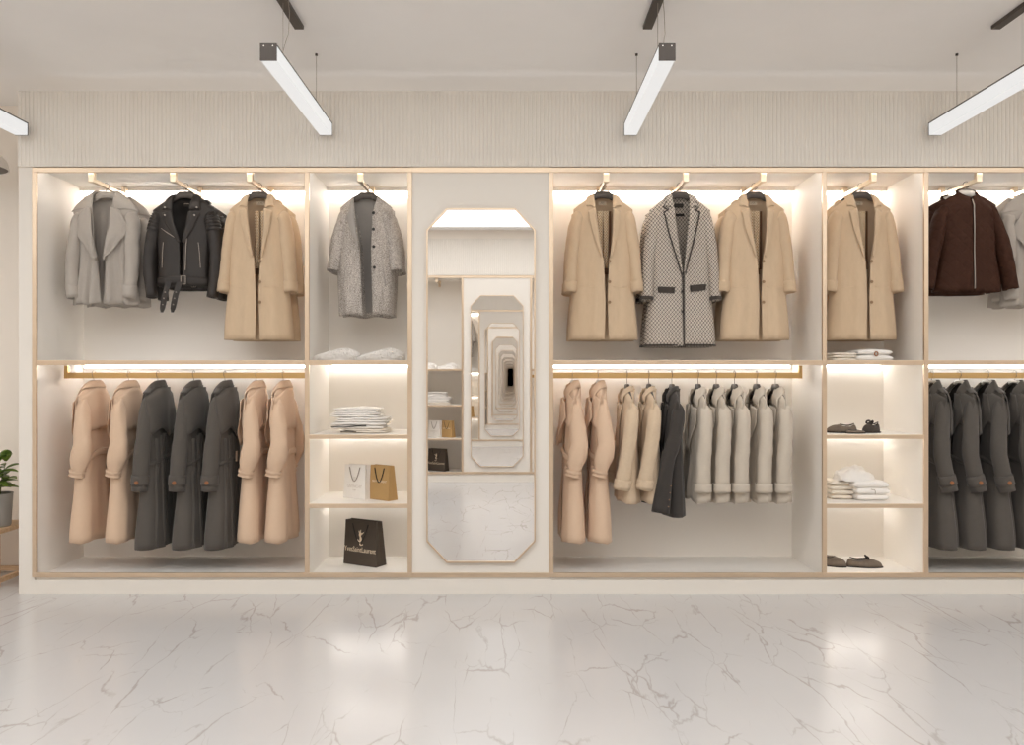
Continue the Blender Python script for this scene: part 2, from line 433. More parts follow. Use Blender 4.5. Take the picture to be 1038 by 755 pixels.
for flip in (False, True):
    S = 1 if not flip else -1
    def B(name, m, xa, xb, ya, y2, za, zb):
        return struct(box(name, m, None, xa, xb, yb(flip, ya), yb(flip, y2), za, zb))
    n = 3 if not flip else 7
    B('trim_%d' % n, 'panel', XL, X(33) + .012, 0, DEP + .03, 0, FZ0)             # left end panel
    B('trim_%d' % (n + 1), 'panel', X(33) + .0121, X(1215) - .012, 0, DEP + .03, 0, ZB - .0201)  # plinth
    B('trim_%d' % (n + 2), 'panel', X(413.2) + .0121, X(561) - .0121, .002, .03, ZB - .02, ZT + .02)  # mirror panel
    B('trim_%d' % (n + 3), 'panel', X(1215) - .0119, X(1229), 0, DEP + .03, 0, FZ0)
    gb = MB().box(X(417.6), X(556.6), yb(flip, -.008), yb(flip, .012), Z(175), Z(170)).box(X(417.6), X(556.6), yb(flip, -.008), yb(flip, .012), Z(585), Z(580.4))
    struct(gb.build('trim_%d' % (11 if not flip else 12), 'gold'))
def mirror(flip):
    lab = ('tall octagonal wall mirror in thin gold frame between the wardrobe bays' if not flip else
           'matching octagonal mirror on the opposite wall, seen inside the front mirror')
    t = thing('wall_mirror', lab, 'mirror', (X(487.6), yb(flip, 0), Z(570)))
    S = -1 if flip else 1
    zc = Z(570)
    O = [(432.4, 233.6), (452.8, 211.6), (522.6, 211.6), (542.8, 233.6), (542.8, 548.2), (521.9, 569.8), (452.8, 569.8), (432.4, 548.2)]
    P = [(X(a) - t.location.x, Z(b) - zc) for a, b in O]
    c = (0, sum(p[1] for p in P) / 8)
    w = .0095
    def inset(q, d):
        out = []
        n = len(q)
        for i in range(n):
            a, b, e = Vector(q[i - 1]), Vector(q[i]), Vector(q[(i + 1) % n])
            n1 = (b - a).normalized(); n2 = (e - b).normalized()
            m1 = Vector((n1.y, -n1.x)); m2 = Vector((n2.y, -n2.x)); m = (m1 + m2); m = m / (1 + m1.dot(m2))
            out.append(tuple(b + m * d))
        return out
    inn = inset(P, w)
    if sum(abs(p[0]) for p in inn) > sum(abs(p[0]) for p in P): inn = inset(P, -w)
    y0, y1 = -S * .024, S * .001
    mb = MB()
    r = [[(p[0], y1, p[1]) for p in P], [(p[0], y0, p[1]) for p in P], [(p[0], y0, p[1]) for p in inn], [(p[0], -S * .002, p[1]) for p in inn]]
    mb.grid(r, True).build('frame', 'gold', t)
    MB().prism([tuple(p) for p in inset(P, w * .6) if True] if sum(abs(p[0]) for p in inset(P, w)) < sum(abs(p[0]) for p in P) else inset(P, -w * .6), 'y', -S * .014, S * .0005).build('glass', 'mirror', t)
mirror(False); mirror(True)

# ------------------------------------------------------------------ lamps
def pendant():
    t = thing('pendant_light', None, None, (0, 0, 0)); t['category'] = 'lamp'; t['group'] = 'linear pendant lights'
    # origin: bottom of the far end; runs toward the camera (-y)
    L = 1.26; a = .04; H = .082
    MB().box(-a, a, -L, 0, H - .008, H).build('housing', 'graphite', t)
    mb = MB().box(-a + .001, a - .001, -L + .004, -.004, 0, H - .008); mb.build('diffuser', 'tube', t)
    for y0, y1 in ((-L - .004, -L + .004), (-.004, .002)):
        e = MB().box(-a - .001, a + .001, y0, y1, -.001, H + .001).build('end_cap', 'graphite', t)
        yy = y0 - .001 if y0 < -.5 else y1
        for sx in (-1, 1): MB().cyl((sx * .022, yy, H - .012), (0, 1, 0), .0035, .002, 8).build('screw', 'steel', e)
    zc = CEIL - (CZ + 1.558)
    for y in (-.265, -L + .26):
        MB().tube([(0, y, H), (0, y, zc - .002)], .0016, 6).build('cable', 'cable', t)
    MB().cyl((0, -.265, zc - .012), (0, 0, 1), .008, .012, 10).build('cable_cap', 'graphite', t)
    MB().tube([(.012, -L + .19, H), (.020, -L + .21, H + .07), (.034, -L + .24, H + .15), (.034, -L + .26, zc - .08), (.028, -L + .26, zc - .01)], .0018, 6).build('power_cord', 'cable', t)
    MB().box(-.026, .026, -1.42, -.67, zc - .022, zc).build('canopy', 'graphite', t, bevel=.002)
    return t
pl = pendant()
LX = [(22, 'linear pendant light partly cut by the left edge of the photo'), (330.5, 'linear pendant light hanging above the left bay of leather and grey jackets'),
      (639, 'linear pendant light above the bay with the checked coat'), (947.5, 'linear pendant light above the brown quilted jacket at right')]
for px, lb in LX:
    place(pl, ((px - CX) / 157.2, -.075, CZ + 1.558), 0, lb)
for i, x in enumerate((-4.9, -1.15, 2.6, 5.2)):  # added luminous panels that supply the room's ambient light
    t = thing('ceiling_fill_panel', 'large luminous fill panel added to the ceiling, %s' % ('at the far left end of the room', 'left of the room centre', 'right of the room centre', 'at the far right end of the room')[i],
              'lamp', (x, -3.3, CEIL), 0, 'added ceiling fill panels')
    W_ = 1.85 if i < 3 else .72
    MB().box(-W_, W_, -2.1, 1.75, -.02, -.001).build('diffuser', 'softlight', t)
    fr = MB().box(-W_ - .02, -W_, -2.12, 1.77, -.024, 0).box(W_, W_ + .02, -2.12, 1.77, -.024, 0).box(-W_, W_, -2.12, -2.1, -.024, 0).box(-W_, W_, 1.75, 1.77, -.024, 0)
    fr.build('frame', 'ceil', t)
# dome lamp beyond the wardrobe's left end
t = thing('dome_pendant', 'pale grey dome lamp cut off by the left edge beside the wardrobe', 'lamp', (-3.70, .3, 2.86))
rows = []
for k in range(13):
    a = PI / 2 * k / 12; rows.append([(.2 * math.cos(a) * math.cos(b), .2 * math.cos(a) * math.sin(b), .155 * math.sin(a)) for b in [2 * PI * j / 32 for j in range(32)]])
MB().grid(rows[:-1], True).build('shade', 'silver', t, smooth=True, solid=.006, offset=-1)
MB().tube([(0, 0, .14), (0, 0, .19)], .022, 12).build('socket', 'graphite', t)
MB().tube([(0, 0, .18), (0, 0, CEIL - 2.86)], .003, 6).build('cord', 'cable', t)
MB().cyl((0, 0, .004), (0, 0, 1), .19, .004, 32).build('inner_baffle', 'graphite', t)

# ------------------------------------------------------------------ garments
def cat_rom(pts, n):
    P = [Vector(p) for p in pts]; P = [2 * P[0] - P[1]] + P + [2 * P[-1] - P[-2]]; out = []
    for i in range(n + 1):
        u = i / n * (len(P) - 3); k = min(int(u), len(P) - 4); f = u - k
        a, b, c, d = P[k:k + 4]
        out.append(.5 * ((2 * b) + (c - a) * f + (2 * a - 5 * b + 4 * c - d) * f * f + (3 * b - a - 3 * c + d) * f ** 3))
    return out
class Coat:
    def __init__(s, name, cat, mat, L, sw, sd, nw, W, T, eL, eR, fold=.008, freq=11, p=2.6, wave=.0, seed=1, top=.014, thick=.005):
        s.mat = mat; s.L = L; s.sw = sw; s.sd = sd; s.nw = nw; s.Wp = [(0, sw)] + W; s.Tp = [(0, top)] + T
        s.eLp = [(0, -nw)] + eL; s.eRp = [(0, nw)] + eR; s.fold = fold; s.freq = freq; s.p = p; s.wave = wave; s.seed = seed
        s.t = thing(name); s.t['category'] = cat; s.thick = thick
        s.body()
    def W(s, q): return slerp_(s.Wp, q)
    def T(s, q): return slerp_(s.Tp, q)
    def ztop(s, a): return -s.sd * max(0, (abs(a) * s.sw - s.nw) / (s.sw - s.nw)) ** 1.1
    def P(s, side, a, q, off=0.0):
        w = s.W(q) + off * abs(a); t = s.T(q) + off
        z = s.ztop(a) * (1 - q) - s.L * q
        if q < .2: t += (.036 if side > 0 else .028) * (1 - q / .2) ** 1.5 * max(0, 1 - (abs(a) * s.sw / (s.nw * 3.0)) ** 2)
        if q < .03:
            k = max(0, min(1, (abs(a) * s.sw - s.nw * .92) / (s.nw * .22)))
            t *= 1 - k * (1 - (q / .03) ** .5)
        y = side * t * max(0, 1 - abs(a) ** s.p) ** (1 / s.p)
        e = (1 - abs(a) ** 4)
        f = s.fold * q ** 1.4 * (math.sin(s.freq * a + s.seed + side) + .5 * math.sin(s.freq * 1.9 * a + 2.1 * s.seed))
        nz = noise.noise(Vector((a * 3.1 + s.seed * 5.3, side * 3.7, q * s.L * 4.0))) * .008 * min(1, q * 5)
        y += (f + nz) * e
        z += s.wave * q * q * math.sin(s.freq * a * .8 + s.seed * 1.3 + side)
        return Vector((a * w, y, z))
    def xz(s, x, z, side=-1, off=.008):
        a = max(-1, min(1, x / s.sw)); q = 0
        for _ in range(6):
            zt = s.ztop(a); q = max(0, min(1.02, (zt - z) / (zt + s.L))); a = max(-.995, min(.995, x / s.W(q)))
        p = s.P(side, a, q, off); return Vector((x, p.y, z))
    def body(s):
        ns, nf, nb = 44, 16, 44; rows = []
        for i in range(ns + 1):
            q = (i / ns) ** 1.9; r = []
            w = s.W(q); aL = max(-.97, min(.97, lerp(s.eLp, q) / w)); aR = max(-.97, min(.97, lerp(s.eRp, q) / w))
            for k in range(nf): 
                a = aL + (-1 - aL) * k / nf; pt = s.P(-1, a, q)
                pt.y -= .004 * (1 - k / nf); r.append(pt)
            for k in range(nb): r.append(s.P(1, -1 + 2 * k / nb, q))
            for k in range(nf + 1): r.append(s.P(-1, 1 + (aR - 1) * k / nf, q))
            rows.append(r)
        MB().grid(rows).build('body', s.mat, s.t, smooth=True, solid=s.thick, offset=0)
    def panel(s, name, inner, outer, mat=None, off=.008, roll=.006, nr=14, nc=5, side=-1, parent=None, solid=.004, outlift=0.0):
        def along(pl, u):
            k = u * (len(pl) - 1); i = min(int(k), len(pl) - 2); f = k - i
            return (pl[i][0] + (pl[i + 1][0] - pl[i][0]) * f, pl[i][1] + (pl[i + 1][1] - pl[i][1]) * f)
        rows = []
        for i in range(nr + 1):
            u = i / nr; a = along(inner, u); b = along(outer, u); r = []
            for k in range(nc + 1):
                c = k / nc; x = a[0] + (b[0] - a[0]) * c; z = a[1] + (b[1] - a[1]) * c
                pt = s.xz(x, z, side, off + roll * math.sin(PI * min(1, c * 1.3 + .1)) + outlift * c); r.append(pt)
            rows.append(r)
        return MB().grid(rows).build(name, mat or s.mat, parent or s.t, smooth=True, solid=solid, offset=0)
    def over(s, name, side, a0, a1, q0, q1, off=.008, mat=None, nr=10, nc=20, parent=None, solid=.004):
        rows = []
        for i in range(nr + 1):
            r = []
            for k in range(nc + 1):
                a = a0 + (a1 - a0) * k / nc
                u0 = q0(a) if callable(q0) else q0; u1 = q1(a) if callable(q1) else q1
                r.append(s.P(side, a, u0 + (u1 - u0) * i / nr, off + .004 * i / nr))
            rows.append(r)
        return MB().grid(rows).build(name, mat or s.mat, parent or s.t, smooth=True, solid=solid, offset=0)
    def ring(s, name, q0, q1, off=.008, mat=None, parent=None, puff=.004):
        rows = []
        for i in range(5):
            q = q0 + (q1 - q0) * i / 4; o = off + puff * math.sin(PI * i / 4); r = []
            for k in range(28): r.append(s.P(-1, 1 - 2 * k / 28, q, o))
            for k in range(28): r.append(s.P(1, -1 + 2 * k / 28, q, o))
            rows.append(r)
        return MB().grid(rows, True).build(name, mat or s.mat, parent or s.t, smooth=True, solid=.004, offset=0)
    def sleeve(s, sg, path, R, mat=None, cuff=None, wr=.006, wf=22, name='sleeve', taper_in=.05):
        """path in (x from shoulder tip, y, z from neck) mirrored by sg; R list of (u, lateral, depth)."""
        pts = cat_rom([(sg * p[0], p[1], p[2]) for p in path], 30); n = 22; rows = []; s.rings = []
        for i, c in enumerate(pts):
            u = i / 30; t = (pts[min(i + 1, 30)] - pts[max(i - 1, 0)]).normalized()
            lat = Vector((0, 1, 0)).cross(t).normalized(); dep = t.cross(lat).normalized()
            rx = slerp_([(q[0], q[1]) for q in R], u); ry = slerp_([(q[0], q[2]) for q in R], u); r = []
            for k in range(n):
                a = 2 * PI * k / n
                nz = noise.noise(Vector((math.cos(a) * 1.2 + s.seed, math.sin(a) * 1.2 + sg * 3, u * 5.0))) * wr * .9
                cr = wr * .15 * math.sin(wf * u * 2 + 2.2 * math.sin(a) + s.seed) * (1 if .3 < u < .85 else .3)
                k_ = 1 + 0 * u
                r.append(c + lat * (rx + nz + cr) * math.cos(a) + dep * (ry + nz + cr) * math.sin(a))
            rows.append(r); s.rings.append((c, lat, dep, rx, ry))
        end = rows[-1]; c = pts[-1]; t = (pts[-1] - pts[-2]).normalized()
        rows.append([c + (p - c) * .86 for p in end]); rows.append([c + (p - c) * .8 - t * taper_in for p in end])
        mb = MB().grid(rows, True); mb.fan(rows[-1])
        o = mb.build(name, mat or s.mat, s.t, smooth=True)
        if cuff:
            u0, u1, off, cm = cuff[:4]; s.cuffband(o, u0, u1, off, cm or mat or s.mat, cuff[4] if len(cuff) > 4 else 'cuff')
        return o
    def cuffband(s, o, u0, u1, off, mat, name='cuff', flare=0.0):
        rr = []; m = 5; n = 22
        for i in range(m):
            u = u0 + (u1 - u0) * i / (m - 1); k = min(30, max(0, int(round(u * 30)))); f = u * 30
            k0 = min(29, int(f)); fr = f - k0
            A, Bq = s.rings[k0], s.rings[k0 + 1]
            c = A[0].lerp(Bq[0], fr); lat, dep = A[1], A[2]; rx = A[3] + (Bq[3] - A[3]) * fr + off + flare * i / (m - 1); ry = A[4] + (Bq[4] - A[4]) * fr + off + flare * i / (m - 1)
            rr.append([c + lat * rx * math.cos(2 * PI * j / n) + dep * ry * math.sin(2 * PI * j / n) for j in range(n)])
        return MB().grid(rr, True).build(name, mat, o, smooth=True, solid=.003, offset=0)
    def neck(s, name='collar', h=.03, drop=.0, depth=.050, mat=None, a=100, fold=0.0, foldout=.014, front=0):
        rows = []
        prof = [(0, .004, -.022), (0, .0, h * .6), (.0, .002, h)]
        if fold: prof += [(.5, .006, h + .003), (1, foldout * .6, h - fold * .45), (1, foldout, h - fold)]
        for (_, o, z) in prof:
            r = []
            for k in range(25):
                ph = math.radians(-a + 2 * a * k / 24); cx = math.sin(ph); cy = math.cos(ph)
                r.append(Vector((cx * (s.nw + o), cy * (depth + o) - .004, z + (-.012 + .012 * max(0, cy)) * 1 - drop * (1 - max(0, cy)) )))
            rows.append(r)
        return MB().grid(rows).build(name, mat or s.mat, s.t, smooth=True, solid=.004, offset=0)
    def collar(s, end, tip, h=.030, wb=.030, ws=.042, lift=.006, yb_=.040, parent=None):
        # a turned-down collar running from the front edge over the shoulder round the back neck
        n0 = s.nw
        def sh(x): return s.ztop(x / s.sw)
        e = s.xz(-abs(end[0]), end[1], -1, .004); m = s.xz(-(n0 + abs(end[0])) / 2, end[1] * .5, -1, .006)
        B_ = [e, m, Vector((-n0 * .98, -.006, -.006)), Vector((-n0 * .72, yb_ * .72, -.008)), Vector((0, yb_, -.008))]
        tp = s.xz(-abs(tip[0]), tip[1], -1, .012 + lift); xm = n0 + ws
        om = s.xz(-(xm + abs(tip[0])) / 2 - .002, tip[1] * .55, -1, .012 + lift)
        O_ = [tp, om, Vector((-xm, .004, sh(xm) + .014)), Vector((-n0 * .72 - wb * .62, yb_ * .72 + wb * .6, sh(n0 + .02) - .012)), Vector((0, yb_ + wb * .55, -.026))]
        K_ = [e.lerp(tp, .25) + Vector((0, -.006, .002)), m.lerp(om, .2) + Vector((.002, -.010, h * .30)), Vector((-n0 - .003, -.004, h * .62)), Vector((-n0 * .75, yb_ * .75, h * .92)), Vector((0, yb_ + .003, h))]
        def full(P):
            q = cat_rom(P, 20); return q + [Vector((-p.x, p.y, p.z)) for p in reversed(q[:-1])]
        b, k, o = full(B_), full(K_), full(O_); rows = []
        for u in range(9):
            w = u / 8; r = []
            for i in range(len(b)):
                if w < .35: r.append(b[i].lerp(k[i], w / .35))
                else:
                    v = (w - .35) / .65; c = k[i].lerp(o[i], v); c.z += .008 * math.sin(PI * v); r.append(c)
            rows.append(r)
        return MB().grid(rows).build('collar', s.mat, parent or s.t, smooth=True, solid=.004, offset=0)
    def button(s, x, z, r=.011, mat='camelhorn', off=.010, side=-1):
        p = s.xz(x, z, side, off); return MB().cyl((p.x, p.y + side * .004, p.z), (0, -side, 0), r, .005, 14).build('button', mat, s.t)
    def lining(s, mat, q1=.97, w=.8, off=-.012):
        rows = []
        for i in range(25):
            q = .01 + (q1 - .01) * i / 24
            rows.append([s.P(1, -w + 2 * w * k / 20, q, off) for k in range(21)])
        return MB().grid(rows).build('lining', mat, s.t, smooth=True)
    def neck_label(s, z=-.035, w=.042, h=.02, lines=None, mat='tag', ink='ink', ts=.008):
        p = s.P(1, 0, .04, -.014); y = p.y
        l = MB().box(-w / 2, w / 2, y - .003, y - .0015, z - h / 2, z + h / 2).build('neck_label', mat, s.t)
        for i, (tx, sz) in enumerate(lines or []):
            text('lettering', tx, sz, ink, l, (0, y - .0034, z + h * (.2 - .42 * i)), (PI / 2, 0, 0))
        return l

# --- camel coat
def camel():
    c = Coat('camel_coat', 'coat', 'camel', .985, .200, .095, .066, [(.2, .192), (.5, .205), (1, .236)], [(.14, .07), (.5, .08), (1, .085)],
             [(.3, -.040), (.46, -.004), (.75, .008), (1, .002)], [(.2, .068), (.3, .06), (.46, .032), (.7, .022), (1, .03)], .008, 8, seed=1.2)
    for sg, b in ((-1, -.006), (1, .034)):
        c.panel('lapel', [(sg * .059, -.099), (sg * .048 + .008, -.25), (b + sg * .006, -.43)], [(sg * .088, -.104), (sg * .088, -.118), (sg * .080, -.19), (b + sg * .022, -.43)] if 0 else
                [(sg * .112, -.118), (sg * .088 + .004, -.25), (b + sg * .014, -.435)], off=.011, roll=.007, outlift=.007)
        # flap seam line of the pocket
        c.panel('pocket_welt', [(sg * .06, -.628), (sg * .06, -.634)], [(sg * .165, -.628), (sg * .165, -.634)], off=.0035, roll=.001, nr=2, nc=8, solid=.002)
        c.sleeve(sg, [(.135, 0, -.135), (.170, 0, -.175), (.197, -.008, -.33), (.213, -.018, -.48), (.228, -.03, -.665)],
                 [(0, .03, .04), (.14, .052, .068), (.45, .049, .064), (.8, .044, .058), (1, .043, .062)], cuff=(.90, .995, .0015, None), wr=.006)
    for z in (-.46, -.598, -.735): c.button(.034, z, .0105)
    c.neck_label(-.045, .052, .026, [('ACNE', .0095), ('STUDIOS', .0095)])
    for x, w in ((-.018, .034), (.022, .034)):
        mb = MB(); rows = []
        for i in range(9):
            z = -.10 - .40 * i / 8; rows.append([(x + w * (k / 6 - .5), .022 + .006 * math.sin(k * 1.9 + i * .3), z) for k in range(7)])
        l = mb.grid(rows).build('patterned_lining', 'mono', c.t, smooth=True, solid=.003)
        MB().box(x - w / 2, x + w / 2, .012, .028, -.535, -.495).build('lining_hem', 'brownlining', l)
    MB().box(.044, .060, .030, .036, -.50, -.10).build('facing', 'brownlining', c.t)
    c.collar((.058, -.098), (.118, -.082), .014)
    return c.t
# --- grey jacket with wide draped lapels
def wide_lapel():
    c = Coat('wide_lapel_jacket', 'jacket', 'dgrey', .762, .222, .115, .072, [(.25, .19), (.55, .185), (1, .225)], [(.16, .055), (.5, .06), (1, .066)],
             [(.3, -.055), (.6, -.028), (1, -.004)], [(.3, .06), (.6, .02), (1, .004)], .030, 13, seed=2.3, wave=.006)
    for sg in (-1, 1):
        c.panel('lapel', [(sg * .066, -.112), (sg * .055, -.26), (sg * .018, -.45)], [(sg * .125, -.128), (sg * .190, -.262), (sg * .028, -.475)], off=.020, roll=.016, nr=18, nc=8, outlift=.016)
        c.sleeve(sg, [(.150, 0, -.15), (.182, -.005, -.20), (.196, -.03, -.36), (.202, -.05, -.52), (.190, -.065, -.725)],
                 [(0, .03, .04), (.14, .046, .062), (.5, .044, .058), (.8, .039, .052), (1, .036, .048)], cuff=(.90, .90 + .09, .002, None), wr=.008)
    c.collar((.075, -.125), (.232, -.130), .020, .05, .075, .012)
    return c.t
# --- biker
def biker():
    c = Coat('biker_jacket', 'jacket', 'leather', .625, .218, .10, .066, [(.25, .186), (.8, .172), (1, .175)], [(.2, .075), (.6, .085), (1, .085)],
             [(.3, -.05), (.55, -.005), (1, .0)], [(.3, .055), (.58, .02), (1, .012)], .006, 7, seed=3.1)
    for sg in (-1, 1):
        lp = c.panel('lapel', [(sg * .055, -.12), (sg * .040, -.2), (.01 + sg * .006, -.33)], [(sg * .132, -.13), (sg * .11, -.19), (.01 + sg * .024, -.335)], off=.011, roll=.006)
        for x, z in ((sg * .108, -.094), (sg * .100, -.15)):
            p = c.xz(x, z, -1, .022); MB().cyl((p.x, p.y - .004, p.z), (0, 1, 0), .006, .006, 10).build('snap_stud', 'zip', c.t)
        sl = c.sleeve(sg, [(.150, 0, -.135), (.184, 0, -.175), (.216, -.015, -.33), (.226, -.03, -.47), (.203, -.05, -.70)],
                 [(0, .03, .045), (.14, .050, .068), (.5, .047, .062), (.8, .040, .052), (1, .034, .046)], wr=.009)
        for i in range(7):   # padded ribs of the upper sleeve
            u = .13 + i * .037; c.cuffband(sl, u, u + .026, .003, M['leather'], 'shoulder_rib')
        zp = [(sg * .118, -.33), (sg * .125, -.40), (sg * .130, -.50)]
        MB().tube([tuple(c.xz(a, b, -1, .006)) for a, b in zp], .002, 6).build('pocket_zip', 'zip', c.t)
    MB().tube([tuple(c.xz(a, b, -1, .008)) for a, b in ((-.135, -.235), (-.09, -.265), (-.035, -.300))], .0026, 6).build('chest_zip', 'zip', c.t)
    MB().tube([tuple(c.xz(a, b, -1, .010)) for a, b in ((.055, -.20), (.045, -.35), (.038, -.52))], .0024, 6).build('front_zip', 'zip', c.t)
    c.ring('belt', .895, .985, .008)
    bk = MB()
    for q in (((.012, -.560), (.046, -.560)), ((.012, -.615), (.046, -.615)), ((.012, -.560), (.012, -.615)), ((.046, -.560), (.046, -.615)), ((.029, -.560), (.029, -.615))):
        bk.tube([tuple(c.xz(a, b, -1, .022)) for a, b in q], .0028, 6)
    bk.build('buckle', 'zip', c.t)
    for i, (x0, x1) in enumerate(((-.068, -.112), (.006, -.042))):
        rows = []
        for k in range(9):
            u = k / 8; x = x0 + (x1 - x0) * u; z = -.600 - .205 * u; y = -.108 - .012 * math.sin(PI * u)
            w = .019 * (1 if u < .85 else (1.12 - u) * 3.6)
            rows.append([(x - w, y, z), (x, y - .003, z), (x + w, y, z)])
        st = MB().grid(rows).build('belt_strap', 'leather', c.t, solid=.004)
        for u in (.35, .55, .75):
            MB().cyl((x0 + (x1 - x0) * u, -.118 - .012 * math.sin(PI * u), -.600 - .205 * u), (0, 1, 0), .0045, .006, 8).build('eyelet', 'zip', st)
    c.neck_label(-.055, .05, .03, [('LEATHER', .0085)], 'darktag', 'tag')
    c.collar((.056, -.112), (.130, -.108), .012, .032, .045)
    return c.t
# --- tweed cardigan coat
def tweed():
    c = Coat('tweed_coat', 'coat', 'tweed', .815, .175, .075, .082, [(.25, .185), (.6, .195), (1, .185)], [(.16, .07), (.5, .085), (1, .08)],
             [(.25, -.055), (.45, -.03), (1, -.012)], [(.1, .062), (.17, .052), (.45, .045), (1, .058)], .008, 8, seed=4.2, wave=.006)
    c.panel('lapel', [(-.085, -.004), (-.062, -.2), (-.035, -.36)], [(-.094, -.006), (-.118, -.17), (-.042, -.37)], off=.010, roll=.006, mat=M['greylining'])
    for sg in (-1, 1):
        c.sleeve(sg, [(.115, 0, -.12), (.145, 0, -.16), (.182, -.008, -.29), (.200, -.015, -.40), (.216, -.03, -.515)],
                 [(0, .035, .045), (.16, .056, .07), (.5, .054, .068), (1, .046, .064)], wr=.007)
        c.panel('pocket_welt', [(sg * .125, -.50), (sg * .138, -.62)], [(sg * .131, -.50), (sg * .144, -.62)], off=.004, roll=.001, nr=8, nc=2, mat=M['greylining'])
    c.lining('greylining')
    for i, z in enumerate((-.125, -.235, -.355, -.495)): c.button((.062, .062, .066, .070)[i], z, .0105, 'blackbutton')
    c.panel('buttonhole', [(-.046, -.487), (-.046, -.492)], [(-.028, -.487), (-.028, -.492)], off=.004, roll=.0, nr=2, nc=3, mat=M['blackbutton'])
    c.neck('neckband', .010, a=92, depth=.05, mat=M['greylining'])
    return c.t
# --- checked coat
def checked():
    c = Coat('checked_coat', 'coat', 'check', 1.03, .205, .10, .062, [(.2, .20), (.5, .205), (1, .242)], [(.14, .07), (.5, .08), (1, .09)],
             [(.5, -.004), (1, .006)], [(.48, .014), (1, .012)], .010, 8, seed=5.5)
    for sg in (-1, 1):
        c.panel('lapel', [(sg * .055, -.10), (sg * .040, -.24), (.004 + sg * .004, -.54)], [(sg * .120, -.125), (sg * .088, -.27), (.004 + sg * .012, -.545)], off=.009, roll=.006)
        def pipe(pts): MB().tube([tuple(c.xz(a, b, -1, .017)) for a, b in cat2(pts)], .0042, 6).build('piping', 'trim', c.t)
        pipe([(sg * .076, .0), (sg * .120, -.090), (sg * .092, -.112)])
        pipe([(sg * .092, -.112), (sg * .122, -.125), (sg * .09, -.27), (.004 + sg * .014, -.545)])
        c.panel('pocket_flap', [(sg * .050, -.622 - .012 * (sg < 0)), (sg * .055, -.665 - .010 * (sg < 0))], [(sg * .165, -.610 - .018 * (sg < 0)), (sg * .160, -.652 - .018 * (sg < 0))], off=.009, roll=.003, mat=M['trim'])
        c.sleeve(sg, [(.137, 0, -.135), (.173, 0, -.175), (.203, -.008, -.34), (.220, -.018, -.50), (.232, -.03, -.72)],
                 [(0, .03, .04), (.14, .051, .068), (.45, .047, .062), (.8, .042, .056), (1, .042, .058)], cuff=(.972, 1.0, .003, M['trim']), wr=.006)
    MB().tube([tuple(c.xz(.0 + .006 * i / 12, -.545 - .475 * i / 12, -1, .010)) for i in range(13)], .004, 6).build('piping', 'trim', c.t)
    c.ring('hem_trim', .988, 1.0, .003, M['trim'], puff=.001)
    for z in (-.545, -.665, -.80): c.button(-.004, z, .0105, 'blackbutton', .013)
    c.lining('check', .97, .8)
    c.neck_label(-.06, .062, .028, None, 'darktag')
    c.neck_label(-.125, .075, .018, None, 'darktag')
    c.collar((.056, -.097), (.118, -.088), .016)
    return c.t
def cat2(pts):
    out = []
    for (a, b), (e, f) in zip(pts, pts[1:]):
        for k in range(5): out.append((a + (e - a) * k / 5, b + (f - b) * k / 5))
    return out + [pts[-1]]
# --- brown quilted jacket
def quilted():
    c = Coat('quilted_jacket', 'jacket', 'quilt', .665, .200, .075, .066, [(.25, .185), (.5, .185), (1, .225)], [(.16, .08), (.5, .085), (1, .085)],
             [(.04, -.052), (.10, -.006), (.13, -.004), (1, -.004)], [(.04, .052), (.10, .008), (.13, .006), (1, .006)], .006, 7, seed=6.1)
    for sg in (-1, 1):
        c.sleeve(sg, [(.125, 0, -.105), (.165, 0, -.145), (.222, -.015, -.32), (.255, -.025, -.47), (.285, -.035, -.65)],
                 [(0, .03, .04), (.14, .050, .066), (.5, .049, .064), (1, .045, .058)], wr=.006)
    MB().tube([tuple(c.xz(.004, -.05 - .60 * i / 14, -1, .009)) for i in range(15)], .0045, 6).build('zip', 'zip', c.t)
    rows = []
    for h, o in ((-.045, .004), (.0, 0), (.03, -.004), (.034, -.010), (.02, -.014)):
        r = []
        for k in range(31):
            ph = math.radians(-172 + 344 * k / 30); cy = math.cos(ph)
            r.append((math.sin(ph) * (c.nw + .004 + o), cy * (.060 + o) - .010, h + .006 - .072 * ((1 - cy) / 2) ** 1.4))
        rows.append(r)
    MB().grid(rows).build('stand_collar', 'quilt', c.t, smooth=True, solid=.008)
    return c.t
